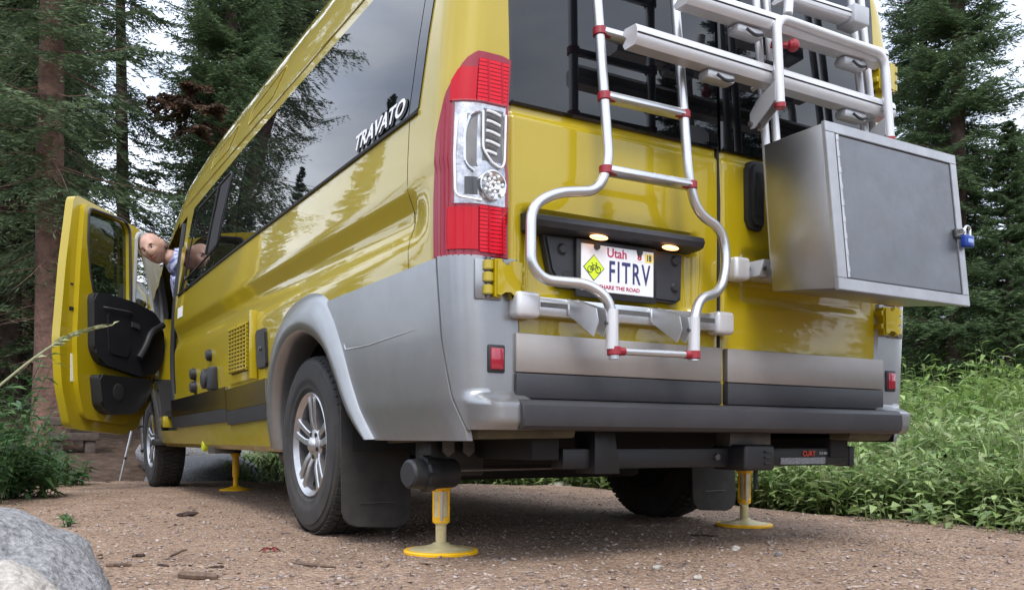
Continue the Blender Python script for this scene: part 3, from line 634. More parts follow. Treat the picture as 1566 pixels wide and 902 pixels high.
# ---- wheels
def wheel(xo, yc, side):
    """xo: outer face plane; side -1 left, 1 right"""
    hub = pydata('wheel', [], [], None, VAN, 0) if False else None
    ax = (side, 0, 0); c = (xo-side*.11, yc, .3675)
    W = lathe('wheel', [(.215, -.10), (.205, -.09), (.195, .02), (.19, .085), (.205, .098), (.213, .104), (.217, .100), (.222, .085)], c, ax, RIM, VAN, 48)
    lathe('tyre', [(.218, -.10), (.26, -.112), (.315, -.113), (.345, -.105), (.3655, -.085), (.3675, -.06), (.3675, .06), (.3655, .082), (.350, .104), (.333, .110), (.331, .114), (.315, .116), (.28, .117), (.262, .115), (.258, .112), (.235, .110), (.222, .098), (.216, .09)], c, ax, RUB, W, 72)
    # tread blocks
    V, F = [], []
    nb = 64
    for row, (w0, w1, sh) in enumerate(((-.098, -.062, 0), (-.052, -.006, .5), (.004, .050, 0), (.060, .100, .5))):
        for k in range(nb):
            a0, a1 = (k+sh)/nb*2*math.pi, (k+sh+.68)/nb*2*math.pi; b = len(V)
            for w in (w0, w1):
                r1 = .3735-(.010 if abs(w) > .09 else 0)
                for a in (a0+.3*(w-w0), a1+.3*(w-w0)):
                    for r in (.360, r1): V.append((c[0]+side*w, c[1]+r*math.cos(a), c[2]-.005+r*math.sin(a)))
            F += [(b+1, b+3, b+7, b+5), (b, b+1, b+5, b+4), (b+2, b+6, b+7, b+3), (b, b+2, b+3, b+1), (b+4, b+5, b+7, b+6)]
    pydata('tread', V, F, TREAD, W, 0)
    # backing drum, hub, five twin spokes
    lathe('brake_drum', [(0, -.02), (.16, -.02), (.165, -.05), (.165, -.09), (.22, -.104), (.0, -.106)], c, ax, DARK, W, 28)
    lathe('hub_cap', [(0, .105), (.022, .104), (.030, .098), (.034, .088), (.062, .082), (.072, .070), (.072, .02)], c, ax, RIM, W, 28)
    for k in range(5):
        a = 2*math.pi*k/5+.35; nx = a+math.pi/5
        cyl('wheel_nut', (c[0]+side*.07, c[1]+.050*math.cos(nx), c[2]+.050*math.sin(nx)), (c[0]+side*.088, c[1]+.050*math.cos(nx), c[2]+.050*math.sin(nx)), .010, DARK, W, 8)
        for q in (-1, 1):
            a_ = a+q*.20
            def P(r, da, h, a_=a_, q=q):
                t = a+q*(.20*min(1, .075/r)+.075)+da/max(r, .02)
                return (c[0]+side*h, c[1]+r*math.cos(t), c[2]+r*math.sin(t))
            sec = []
            for r, w, h in ((.055, .0165, .078), (.10, .0135, .090), (.16, .0145, .094), (.198, .018, .096), (.207, .022, .094)):
                sec.append([P(r, -w, h-.035), P(r, -w, h-.004), P(r, -w*.72, h), P(r, w*.72, h), P(r, w, h-.004), P(r, w, h-.035)])
            V = [p for s_ in sec for p in s_]; F = [(i*6+k2, i*6+(k2+1) % 6, (i+1)*6+(k2+1) % 6, (i+1)*6+k2) for i in range(4) for k2 in range(6)]
            pydata('spoke', V, F, RIM, W, 35)
    return W
for side in (-1, 1):
    wheel(side*1.0, 1.333, side); wheel(side*1.0, 5.37, side)
    # mud flaps
    x0, x1 = sorted((side*1.005, side*.725))
    fl = prism('mud_flap', [(x0, .52), (x0, .122), (x0+.008, .094), (x0+.028, .072), (x0+.06, .062), (x1-.06, .054), (x1-.028, .064), (x1-.008, .085), (x1, .115), (x1, .52)], lambda a, b, h: (a, h+.10*(b-.06)*(b-.06), b), .917, .905, RUB, VAN, .003)
    box('flap_rib', (x0+x1)/2-.07, (x0+x1)/2+.07, .9015, .9065, .150, .1535, GREYMET, fl, .001, 1)
    box('front_flap', *sorted((side*.90, side*1.045)), 4.86, 5.02, .335, .385, BLKP, VAN, .008)
hexa('front_flap', [(-1.03, 4.93, .30), (-.86, 4.95, .30), (-.86, 4.97, .30), (-1.03, 4.95, .30), (-1.03, 4.93, .42), (-.86, 4.95, .42), (-.86, 4.97, .42), (-1.03, 4.95, .42)], RUB, VAN, .003)
# ---- levelling jacks
def jack(x, y, top, r, bare):
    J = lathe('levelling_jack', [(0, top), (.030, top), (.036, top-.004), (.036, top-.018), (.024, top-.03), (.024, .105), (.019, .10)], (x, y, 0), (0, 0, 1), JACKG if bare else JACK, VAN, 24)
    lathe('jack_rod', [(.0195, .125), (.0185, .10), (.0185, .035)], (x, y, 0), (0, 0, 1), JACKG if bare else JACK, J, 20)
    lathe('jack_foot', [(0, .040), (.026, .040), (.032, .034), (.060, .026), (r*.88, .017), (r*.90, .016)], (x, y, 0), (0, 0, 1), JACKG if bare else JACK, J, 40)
    lathe('foot_glow_rim', [(r*.88, .0175), (r*.97, .0165), (r, .012), (r*.99, .004), (r*.9, .002)], (x, y, 0), (0, 0, 1), JACK, J, 40)  # rim coloured to draw the yellow glow round the foot
    if bare:
        for k in range(4): a = YAW+k*math.pi/2; cyl('glow_rib', (x+.0235*math.cos(a), y-.0235*math.sin(a), .11), (x+.0235*math.cos(a), y-.0235*math.sin(a), top-.01), .0065, JACK, J, 8)  # ribs added along the view silhouette to draw the glow outline
        lathe('glow_collar', [(.024, .128), (.0285, .124), (.0285, .108), (.02, .104)], (x, y, 0), (0, 0, 1), JACK, J, 20); lathe('glow_collar', [(.0, top+.002), (.038, top+.002), (.0385, top-.02), (.025, top-.03)], (x, y, 0), (0, 0, 1), JACK, J, 20)  # collars added in the same glow yellow
    if bare: cyl('jack_sleeve', (x-.010, y-.0225, .115), (x-.010, y-.0225, top-.03), .0065, ALU, J, 10)
    cyl('jack_cylinder', (x, y, top), (x, y, .45), .042, HITCH, J, 20)
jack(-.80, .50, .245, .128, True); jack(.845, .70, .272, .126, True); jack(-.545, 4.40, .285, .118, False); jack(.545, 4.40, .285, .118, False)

# ---- driver door, swung open
HG, PHI = np.array([-.985, 5.30]), R(42)
DD, DN = np.array([-math.sin(PHI), -math.cos(PHI)]), np.array([math.cos(PHI), -math.sin(PHI)])
def D3(s, z, h): p = HG+DD*s+DN*h; return (p[0], p[1], z)
def dpx(x, y):
    v = FW+RT*(x-CU)/FPX-UP*(y-CV)/FPX; n_ = np.array([DD[1], -DD[0]]); t = ((HG-CAM[:2])@n_)/(v[:2]@n_); P = CAM+v*t
    return float((P[:2]-HG)@DD), float(P[2])
def ringplate(name, outer, holes, h0, h1, m, parent, bev=0):
    """plate with window holes, via edge-bridged triangulation"""
    bm = bmesh.new(); edges = []
    for loop in [outer]+holes:
        vs_ = [bm.verts.new((a, b, 0)) for a, b in loop]
        edges += [bm.edges.new((vs_[i], vs_[(i+1) % len(vs_)])) for i in range(len(vs_))]
    bmesh.ops.triangle_fill(bm, edges=edges, use_beauty=True, use_dissolve=False)
    ret = bmesh.ops.extrude_face_region(bm, geom=bm.faces[:]); up = [g for g in ret['geom'] if isinstance(g, bmesh.types.BMVert)]
    for v in up: v.co.z = 1
    for v in bm.verts: v.co = Vector(tuple(map(float, D3(v.co.x, v.co.y, h0 if v.co.z < .5 else h1))))
    return frombm(name, bm, m, parent, 30)
def rnd(poly, r=.04): # round polygon corners
    p = [(a, b, 0) for a, b in poly]; q = fillet([p[-1]]+p+[p[0]], r, 4)[1:-1]; return [(v.x, v.y) for v in q]
oc = rnd([dpx(*q) for q in ((93, 520), (97, 590), (110, 655), (196, 665), (212, 632), (243, 575), (247, 500), (236, 430), (222, 385), (209, 352), (195, 338), (116, 296), (103, 400))], .06)
wg = rnd([dpx(*q) for q in ((131, 318), (187, 338), (194, 352), (195, 470), (141, 465), (133, 420), (129, 365))], .05)
qg = rnd([dpx(*q) for q in ((203, 362), (208, 356), (221, 390), (235, 440), (230, 478), (199, 470))], .03)
sh = lambda poly, lim, d: [(a-d if a < lim else a, b) for a, b in poly]
FD = ringplate('front_door', sh(oc, .30, .085), [sh(wg, .62, .055), sh(qg, 9, .065)], -.075, -.012, YEL, VAN)
ic = rnd([dpx(*q) for q in ((112, 520), (114, 590), (124, 640), (190, 650), (206, 625), (234, 570), (238, 500), (230, 432), (218, 390), (206, 358), (193, 345), (125, 309), (118, 400))], .06)
ringplate('door_inner', ic, [wg, qg], -.012, .028, YEL, FD)
ringplate('door_glass', sh(wg, .62, .04), [], -.040, -.036, WINC, FD); ringplate('quarter_glass', sh(qg, 9, .04), [], -.040, -.036, LCLR, FD)
tube('glass_seal', [D3(a, b, .028) for a, b in wg+wg[:1]], .010, BLKP, FD, 6)
tube('quarter_trim', [D3(a, b, .030) for a, b in qg+qg[:1]], .016, SEALG, FD, 8)
prism('pillar_trim', [dpx(*q) for q in ((210, 353), (218, 360), (233, 397), (243, 430), (250, 480), (248, 540), (232, 545), (229, 490), (222, 440), (213, 394), (206, 362))], D3, .028, .050, SEALG, FD, .006)
tube('pillar_trim', fillet([D3(*dpx(*q), .035) for q in ((213, 368), (224, 396), (236, 440), (241, 490), (240, 540))], .15), .030, SEALG, FD, 10)
tp = rnd([dpx(*q) for q in ((128, 450), (140, 447), (190, 462), (222, 478), (236, 500), (238, 545), (224, 572), (200, 576), (140, 556), (129, 535))], .05)
T = prism('door_trim', tp, lambda a, b, h: D3(a, b, h), .026, .085, BLKP, FD, .012)
ar = rnd([dpx(*q) for q in ((148, 478), (180, 484), (184, 530), (180, 548), (150, 540))], .03); prism('trim_insert', ar, D3, .085, .092, BLKP, FD, .005)
tube('armrest', fillet([D3(*dpx(*q), .10) for q in ((195, 548), (206, 530), (214, 508), (232, 498))], .06), [.022]*1+[.028]*20 if False else .026, BLKP, FD, 10)
lp = rnd([dpx(*q) for q in ((131, 572), (218, 582), (205, 612), (188, 632), (150, 634), (136, 622))], .04); prism('door_pocket', lp, D3, .026, .115, BLKP, FD, .014)
for (x, y, w, h) in ((108, 468, 10, 8), (116, 494, 4, 9), (110, 432, 4, 4)):
    a, b = dpx(x, y); c_, d_ = dpx(x+w, y+h); prism('latch', [(a, b), (c_, b), (c_, d_), (a, d_)], D3, -.012, -.008, DARK, FD)
a, b = dpx(110, 540); c_, d_ = dpx(115, 583); prism('sticker', [(a, b), (c_, b), (c_, d_), (a, d_)], D3, -.012, -.010, WHITE, FD)
sc_p = dpx(160, 600); lathe('speaker_grille', [(0, .121), (.05, .120), (.062, .119), (.068, .116)], D3(sc_p[0], sc_p[1], 0), (DN[0], DN[1], 0), RUB, FD, 24)
a, b = dpx(186, 492); prism('switch_panel', [(a, b), (a-.10, b-.01), (a-.10, b-.05), (a, b-.04)], D3, .085, .093, GREYMET, FD, .002)
tube('door_pull', fillet([D3(*dpx(*q), hh) for q, hh in (((142, 470), .085), ((146, 471), .10), ((182, 478), .10), ((186, 479), .085))], .015), .007, GREYMET, FD, 8)
# outside mirror on the door
md_ = np.array(D3(*dpx(211, 455), 0)); mc = CAM+(md_-CAM)*(1+.26/np.linalg.norm(md_-CAM))
mr = prism('side_mirror', rnd([(-.10, -.16), (.08, -.16), (.11, -.02), (.10, .13), (-.06, .14), (-.11, .02)], .05), lambda a, b, h: mc+np.array([-a*.93-h*.37, h*.93+.20*b, b]), .015, .09, BLKP, FD, .02)
prism('mirror_glass', rnd([(-.09, -.145), (.07, -.145), (.097, -.02), (.09, .118), (-.052, .127), (-.098, .02)], .04), lambda a, b, h: mc+np.array([-a*.93+.0, h+.20*b-.05*a, b]), -.004, .000, MIRROR, FD)
tube('mirror_arm', [mc+np.array([.06, .06, -.05]), np.array(D3(.12, mc[2]-.06, -.06))], .03, BLKP, FD, 10)
# cab interior seen through the open door
box('cab_floor', -.95, .95, 4.0, 5.7, .55, .60, INTER, VAN, 0)
box('cab_light_block', -.92, .92, 3.96, 3.99, .5, 1.95, INTER, VAN, 0)  # unseen dark sheet added to block light inside the hollow body
box('dashboard', -.85, .85, 5.35, 5.75, .95, 1.30, INTER, VAN, .05)
for sx in (-1, 1):
    se = box('cab_seat', sx*.48-.25, sx*.48+.25, 4.30, 4.82, .80, .98, INTER, VAN, .05, 3)
    box('backrest', sx*.48-.24, sx*.48+.24, 4.18, 4.32, .95, 1.60, INTER, se, .05, 3)
    box('headrest', sx*.48-.13, sx*.48+.13, 4.19, 4.30, 1.63, 1.82, INTER, se, .04, 3)
hexa('hinge_pillar', [(-.99, 5.29, .46), (-.80, 5.29, .46), (-.80, 5.36, .46), (-.99, 5.36, .46), (-.985, 5.29, 1.36), (-.80, 5.29, 1.36), (-.80, 5.36, 1.36), (-.985, 5.36, 1.36)], YEL, VAN, .01)
box('hinge_pillar', -.985, -.90, 4.86, 5.28, .47, .56, YEL, VAN, .01)
tube('steering_wheel', [(-.48+.20*math.cos(a), 5.12+.09*math.sin(a), 1.22+.18*math.sin(a)) for a in np.linspace(0, 2*math.pi, 28)], .014, BLKP, VAN, 8)
# front headlamps and grille
for sd in (-1, 1):
    f = (lambda p: p) if sd < 0 else mir
    rows = [[f(S(t, z, .006)) for z in np.linspace(.80, 1.06, 6)] for t in np.linspace(5.98, 6.33, 8)]
    grid('headlamp', rows if sd < 0 else rows[::-1], CHR, VAN)
box('front_bumper', -.86, .86, 6.30, 6.46, .34, .62, BUMP, VAN, .05)
box('grille', -.5, .5, 6.38, 6.42, .66, .78, BLKP, VAN, .01)

# ---- ladder on the left tail door
LY = -.095
LD = None
def lad(pts, Y0=LY): return [PX(x, y, Y=yy if yy is not None else Y0) for x, y, yy in pts]
railL = lad([(931, 250, LY), (915, 292, LY), (850, 294, LY), (812, 315, LY), (812, 405, -.105), (832, 428, -.11), (898, 434, -.13), (931, 456, -.15), (938, 500, -.155), (939, 549, -.155)])
topL = [railL[0]+np.array([-.004, .020, .22]), railL[0]+np.array([-.012, .058, .62]), railL[0]+np.array([-.02, .15, 1.05])]
railR = lad([(1053, 272, LY), (1066, 326, LY), (1104, 350, LY), (1112, 400, -.10), (1102, 447, -.12), (1070, 456, -.145), (1061, 490, -.155), (1061, 552, -.155)])
topR = [railR[0]+np.array([-.004, .020, .22]), railR[0]+np.array([-.012, .058, .62]), railR[0]+np.array([-.02, .15, 1.05])]
pL = fillet(topL[::-1]+railL, .06, 8); pR = fillet(topR[::-1]+railR, .06, 8)
LD = tube('ladder', pL, .0155, ALU, VAN, 16); LD.name = 'ladder'
tube('rail', pR, .0155, ALU, LD, 16)
def railat(path, z):
    for a, b in zip(path[:-1], path[1:]):
        if (a[2]-z)*(b[2]-z) <= 0 and abs(a[2]-b[2]) > 1e-6: k = (a[2]-z)/(a[2]-b[2]); return np.array(a)*(1-k)+np.array(b)*k
for z, last in ((1.192, 0), (1.418, 0), (1.618, 0), (1.84, 0), (2.05, 0), (.650, 1)):
    a = railat(pL[::-1] if last else pL, z); b = railat(pR[::-1] if last else pR, z+.004); d = (b-a)/np.linalg.norm(b-a)
    if last: cyl('rung', a, b, .0105, ALU, LD, 14)
    else:
        u = np.array([0, .35, .94]); w = np.cross(d, u)
        hexa('rung', [a-u*.011-w*.018, b-u*.011-w*.018, b-u*.011+w*.018, a-u*.011+w*.018, a+u*.011-w*.018, b+u*.011-w*.018, b+u*.011+w*.018, a+u*.011+w*.018], ALU, LD, .006)
    for p, q in ((a, 1), (b, -1)):
        lathe('clamp', [(.0162, -.013), (.0205, -.011), (.0205, .011), (.0162, .013)], p, (0, .06, 1), REDP, LD, 20)
        cyl('clamp_ear', p+d*q*.010, p+d*q*.038, .0135, REDP, LD, 14, r2=.012)
# mounting rail and brackets
z0, z1 = .772, .812
a, b = PX(800, 470, Y=-.03), PX(1108, 491, Y=-.03); zr = (a[2]+b[2])/2
box('mount_rail', a[0], b[0], -.045, -.004, zr-.030, zr+.026, ALU, LD, .005)
box('rail_groove', a[0]+.05, b[0]-.03, -.0470, -.044, zr-.004, zr+.010, GREYMET, LD, 0)
for x in (a[0]-.005, b[0]-.03): box('rail_end', x-.03, x+.05, -.060, .0, zr-.040, zr+.036, WALU, LD, .014, 3)
for path in (pL, pR):
    p = railat(path[::-1], .74)
    for k in (-.018, .016):
        prism('bracket', [(-.045, zr+.028), (-.047, zr-.02), (p[1]+.012, p[2]-.05), (p[1]-.004, p[2]-.01), (p[1]+.004, p[2]+.03)], lambda u, v, h: (p[0]-.035+h+(u-p[1])*-.25, u, v), k-.002, k+.002, ALU, LD)
    box('bracket_foot', p[0]-.085, p[0]-.025, -.054, -.043, zr-.024, zr+.022, ALU, LD, .004)
    cyl('bolt', (p[0]-.068, -.054, zr), (p[0]-.068, -.061, zr), .007, GREYMET, LD, 6)
    cyl('rail_sleeve', p+np.array([0, 0, .03]), p+np.array([0, 0, -.085]), .0185, WALU, LD, 18)
    cyl('bolt', p+np.array([-.024, 0, -.01]), p+np.array([.024, 0, -.01]), .006, GREYMET, LD, 8)
    q = railat(path, 1.90); cyl('standoff', q, (q[0], .1, q[2]), .012, GREYP, LD, 12)

# ================================================================== bicycle rack on the right door
BR = thing('bicycle_rack', 'white and silver folding bicycle rack with red caps on the right tail door', 'bike rack', (.33, -.1, .97))
def rack(x, y, Y): return PX(x, y, Y=Y)
for (xa, ya, xb, yb) in ((1160, 60, 1172, 230), (1176, 60, 1188, 225), (1303, 20, 1322, 200), (1318, 20, 1336, 205)):
    p, q = rack(xb, yb, -.085), rack(xa, ya, -.065); d = (p-q)/np.linalg.norm(p-q)
    cyl('post', q-d*.50, q+d*(q[2]-.97), .0135, WALU, BR, 16)
# wheel channels, a C profile swept along X
def channel(x0y0, x1y1, Y, hgt, name='channel'):
    a, b = rack(*x0y0, Y), rack(*x1y1, Y); h = hgt/2
    prof = [(-.030, h*.9), (-.036, h*.5), (-.037, .1*h), (-.034, .02*h), (-.037, -.06*h), (-.036, -h*.6), (-.026, -h), (.020, -h), (.030, -h*.5), (.022, -h*.25), (.012, 0), (.022, h*.3), (.030, h*.55), (.022, h)]
    V = [];
    for p in (a, b):
        for y, z in prof: V.append((p[0], p[1]+y, p[2]+z))
    k = len(prof); F = [(i, (i+1) % k, k+(i+1) % k, k+i) for i in range(k)]+[tuple(range(k))[::-1], tuple(range(k, 2*k))]
    o = pydata(name, V, F, WALU, BR, 40)
    tube('channel_line', [(a[0]+.004, a[1]-.0365, a[2]+.10*h), (b[0]-.004, b[1]-.0365, b[2]+.10*h)], .0022, DARK, o, 5)
    return a, b
A0, A1 = channel((962, 57), (1356, 174), -.135, .062)
B0, B1 = channel((1040, -3), (1345, 92), -.150, .058)
C0, C1 = channel((1190, -4), (1306, 32), -.11, .040)
box('channel_clip', C1[0]-.06, C1[0]+.02, C1[1]-.05, C1[1]+.03, C1[2]-.035, C1[2]+.03, GREYP, BR, .006)
for k in (.30, .84):
    for (p, q) in ((A0, A1), (B0, B1)):
        m_ = p*(1-k)+q*k; box('strap_buckle', m_[0]-.06, m_[0]+.06, m_[1]-.02, m_[1]+.03, m_[2]-.062, m_[2]-.030, GREYP, BR, .012)
        tube('strap', fillet([m_+np.array([-.03, -.028, -.05]), m_+np.array([0, -.035, -.068]), m_+np.array([.04, -.028, -.055])], .03), .005, BLKP, BR, 6)
# folded platform hoop
hp_ = [rack(x, y, Y) for x, y, Y in ((1193, 160, -.200), (1189, 90, -.195), (1187, 26, -.190), (1212, 22, -.190), (1322, 66, -.190), (1352, 84, -.190), (1357, 130, -.195), (1361, 212, -.200))]
tube('hoop', fillet([hp_[0], hp_[2], hp_[5], hp_[7]], .055, 8), .0155, WALU, BR, 16)
for p in (hp_[0], hp_[7]):
    cyl('end_cap', p+np.array([0, 0, .006]), p+np.array([0, 0, -.014]), .0180, REDP, BR, 16, bev=.003)
    d = 1 if p is hp_[0] else 1
    prism('side_plate', [(p[1]+.004, p[2]+.075), (p[1]+.004, p[2]+.012), (-.108, p[2]-.052), (-.092, p[2]-.05), (-.09, p[2]-.0), (-.12, p[2]+.035)], lambda u, v, h: (p[0]+h+(u-p[1])*.0, u, v), -.020, -.015, GREYP, BR, .001)
    prism('side_plate', [(p[1]+.004, p[2]+.075), (p[1]+.004, p[2]+.012), (-.108, p[2]-.052), (-.092, p[2]-.05), (-.09, p[2]-.0), (-.12, p[2]+.035)], lambda u, v, h: (p[0]+h+(u-p[1])*.0, u, v), .015, .020, GREYP, BR, .001)
    cyl('plate_bolt', (p[0]-.03, -.098, p[2]-.035), (p[0]+.03, -.098, p[2]-.035), .008, GREYMET, BR, 10)
    q = p+np.array([0, .02, .115]); tube('stay', fillet([q, q+np.array([0, .04, -.018]), q+np.array([-.01, .09, -.032])], .03), .008, GREYP, BR, 8)
k1 = rack(1213, 70, -.185); bm = bmesh.new(); bmesh.ops.create_uvsphere(bm, u_segments=10, v_segments=8, radius=.021); bmesh.ops.translate(bm, vec=tuple(k1), verts=bm.verts); frombm('knob', bm, REDP, BR, 20)
cyl('knob_shaft', k1, k1+np.array([-.05, .05, .01]), .011, REDP, BR, 10)
for x, y in ((1140, 45), (1172, 48), (1262, 75), (1308, 98), (1320, 102)):
    p = rack(x, y, -.10); cyl('end_cap', p+np.array([0, 0, .012]), p+np.array([0, 0, -.012]), .016, REDP, BR, 14, bev=.003)
tube('arm', [rack(1205, 22, -.190), rack(1208, -30, -.18)], .0155, WALU, BR, 14)
tube('frame_bar', fillet([rack(1186, 100, -.09), rack(1163, 95, -.05), rack(1130, 88, -.02)], .03), .010, BLKP, BR, 8)
# lower mount rail of the rack
a, b = PX(1122, 410, Y=-.04), PX(1200, 418, Y=-.04)
box('mount_rail', a[0], .80, -.05, -.004, a[2]-.030, a[2]+.028, ALU, BR, .005)
box('rail_groove', a[0]+.05, .78, -.052, -.049, a[2]-.004, a[2]+.008, GREYMET, BR, 0)
box('rail_end', a[0]-.012, a[0]+.06, -.062, -.002, a[2]-.040, a[2]+.038, WALU, BR, .014, 3)
for x in (.105, .17, .62): hexa('mount_bracket', [(x-.02, -.09, a[2]-.028), (x+.02, -.09, a[2]-.028), (x+.02, -.045, a[2]-.028), (x-.02, -.045, a[2]-.028), (x-.005, -.10, a[2]+.03), (x+.03, -.10, a[2]+.03), (x+.02, -.045, a[2]+.026), (x-.02, -.045, a[2]+.026)], GREYP, BR, .005)
for x in (.105, .17): cyl('bolt', (x, -.088, a[2]-.002), (x, -.100, a[2]-.002), .008, GREYMET, BR, 8)

# ================================================================== aluminium box and its padlock
xl = PX(1168, 222, Y=-.125)[0]
c_tb, c_bb, c_tf, c_bf = PX(1168, 222, X=xl), PX(1181, 445, X=xl), PX(1258, 188, X=xl), PX(1280, 441, X=xl)
c_tr, c_br = PX(1458, 249, Y=c_tf[1]), PX(1476, 452, Y=c_bf[1])
dX = np.array([(c_tr[0]+c_br[0])/2-xl, 0, 0])
CB = thing('cargo_box', 'square brushed aluminium cargo box hung on the bicycle rack behind the right door', 'box', tuple((c_bb+c_bf)/2+dX/2))
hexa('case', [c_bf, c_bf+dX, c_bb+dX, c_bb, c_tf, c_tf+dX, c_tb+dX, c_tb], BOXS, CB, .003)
nrm = np.cross(dX, c_tf-c_bf); nrm = nrm/np.linalg.norm(nrm); nrm = nrm if nrm[1] < 0 else -nrm
def F3(u, v, h): return c_bf*(1-v)+c_tf*v+dX*u+nrm*h
def face_ring(name, a0, a1, b0, b1, h0, h1, m):
    return prism(name, [(a0, b0), (a1, b0), (a1, b1), (a0, b1)], F3, h0, h1, m, CB, .0015)
FRM = mat('box frame aluminium', (.40, .40, .41), .42, .85, noise=(10, .12))
face_ring('frame_edge', -.006, 1.006, -.008, .062, -.002, .010, FRM); face_ring('frame_edge', -.006, 1.006, .945, 1.008, -.002, .010, FRM)
face_ring('frame_edge', -.006, .060, .063, .944, -.002, .010, FRM); face_ring('frame_edge', .955, 1.006, .063, .944, -.002, .010, FRM)
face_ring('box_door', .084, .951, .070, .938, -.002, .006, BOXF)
cyl('piano_hinge', F3(.073, .07, .008), F3(.073, .937, .008), .005, FRM, CB, 10)
for k in range(9): v = .10+k*.1; cyl('hinge_knuckle', F3(.073, v, .0085), F3(.073, v+.035, .0085), .0062, FRM, CB, 10)
face_ring('hasp', .93, 1.0, .44, .50, .010, .016, GREYMET)
tube('staple', fillet([F3(.955, .455, .01), F3(.955, .455, .035), F3(.955, .49, .035), F3(.955, .49, .01)], .01, 3), .0035, ALU, CB, 8)
PK = thing('padlock', 'small blue padlock hanging from the hasp of the aluminium box', 'padlock', tuple(F3(.985, .385, .03)))
q = F3(.985, .415, .030)
box('lock_body', q[0]-.024, q[0]+.024, q[1]-.012, q[1]+.012, q[2]-.024, q[2]+.018, BLUEP, PK, .007, 3)
box('lock_plate', q[0]-.014, q[0]+.014, q[1]-.0135, q[1]-.011, q[2]-.010, q[2]+.004, mat('pale lock plate', (.25, .35, .65), .4), PK, .001)
tube('shackle', fillet([q+np.array([-.014, 0, .012]), q+np.array([-.014, 0, .048]), q+np.array([.014, 0, .048]), q+np.array([.014, 0, .012])], .014, 5), .0042, CHR, PK, 10)
# ================================================================== ground
PAD = [(-2.9, -6), (-2.55, -1), (-2.25, 1.2), (-2.25, 3.0), (-2.0, 4.6), (-1.85, 6.0), (-1.3, 6.55), (-.6, 6.3), (.3, 5.6), (1.3, 4.75), (2.15, 3.95), (2.0, 2.6), (1.75, 1.5), (1.70, 1.0), (1.88, .5), (1.82, 0.0), (1.95, -.8), (2.6, -2), (3.4, -6)]
PD = np.array(PAD)
def pad_dist(X, Y):
    """signed distance to the gravel pad edge (negative inside), vectorised"""
    P = np.stack([X, Y], -1); d = np.full(X.shape, 1e9); ins = np.zeros(X.shape, bool)
    for i in range(len(PD)):
        a, b = PD[i], PD[(i+1) % len(PD)]; ab = b-a; t = np.clip(((P-a)@ab)/(ab@ab), 0, 1)
        d = np.minimum(d, np.linalg.norm(P-(a+t[..., None]*ab), axis=-1))
        c = ((a[1] > Y) != (b[1] > Y)) & (X < (b[0]-a[0])*(Y-a[1])/((b[1]-a[1]) if b[1] != a[1] else 1e-9)+a[0]); ins ^= c
    return np.where(ins, -d, d)
def vnoise(X, Y, s, seed=0):
    """cheap smooth value noise"""
    def h(i, j): v = np.sin(i*127.1+j*311.7+seed*74.7)*43758.5453; return v-np.floor(v)
    x, y = X*s, Y*s; i, j = np.floor(x), np.floor(y); u, v = x-i, y-j; u, v = u*u*(3-2*u), v*v*(3-2*v)
    return (h(i, j)*(1-u)+h(i+1, j)*u)*(1-v)+(h(i, j+1)*(1-u)+h(i+1, j+1)*u)*v-.5
def terrain(X, Y):
    X, Y = np.asarray(X, float), np.asarray(Y, float); d = pad_dist(X, Y); o = np.clip(d, 0, None)
    left = np.clip((1.2-X)/3, 0, 1)*np.clip(Y/5, 0, 1)                     # forest floor climbs on the far left side
    z = -.10*np.clip(o/.5, 0, 1)*(1-.55*np.clip((o-.5)/1.0, 0, 1))
    z = z+np.where(o > .8, (o-.8)*(.128+.002*left), 0)*np.clip(1-o/160, .25, 1)
    z = z+np.clip(o, 0, 1)*(.10*vnoise(X, Y, .6, 1)+.05*vnoise(X, Y, 1.7, 2))
    ins = np.clip(-d/.5, 0, 1)
    z = z+.010*vnoise(X, Y, 2.3, 3)*ins+.009*vnoise(X, Y, 9, 4)+.005*vnoise(X, Y, 23, 5)+.003*vnoise(X, Y, 55, 6)
    rut = np.exp(-((X-(.85-.20*Y))/.060)**2)*np.clip((.50-Y)/.3, 0, 1); z = z-.022*rut*ins
    return z
def axis_pts(c0, c1, step, far):
    a = list(np.arange(c0, c1+1e-6, step)); s = step; p = a[-1]
    while p < far: s *= 1.16; p += s; a.append(p)
    s = step; p = a[0]; b = []
    while p > -far: s *= 1.16; p -= s; b.append(p)
    return np.array(b[::-1]+a)
gx, gy = axis_pts(-3.0, 2.6, .024, 420), axis_pts(-1.3, 4.2, .026, 420)
GX, GY = np.meshgrid(gx, gy, indexing='ij'); GZ = terrain(GX, GY)
ni, nj = GX.shape; V = np.stack([GX, GY, GZ], -1).reshape(-1, 3); idx = np.arange(ni*nj).reshape(ni, nj)
F = np.stack([idx[:-1, :-1], idx[1:, :-1], idx[1:, 1:], idx[:-1, 1:]], -1).reshape(-1, 4)
SOIL = mat('gravel and forest soil', (.2, .16, .13), .95)
n, l, p = N(SOIL); tc = n.new('ShaderNodeTexCoord')
def nz(scale, detail=6, rough=.6):
    t = n.new('ShaderNodeTexNoise'); t.inputs['Scale'].default_value = scale; t.inputs['Detail'].default_value = detail; t.inputs['Roughness'].default_value = rough; l.new(tc.outputs['Object'], t.inputs[0]); return t
def ramp(src, stops):
    r = n.new('ShaderNodeValToRGB'); e = r.color_ramp.elements
    while len(e) < len(stops): e.new(.5)
    for i, (q, c) in enumerate(stops): e[i].position = q; e[i].color = (*c, 1)
    l.new(src, r.inputs[0]); return r
def mixc(a, b, f, mode='MIX'):
    m_ = n.new('ShaderNodeMix'); m_.data_type = 'RGBA'; m_.blend_type = mode
    for s_, k in ((a, 'A'), (b, 'B'), (f, 'Factor')):
        if isinstance(s_, (float, int)): m_.inputs[k].default_value = s_
        else: l.new(s_, m_.inputs[k])
    return m_.outputs['Result']
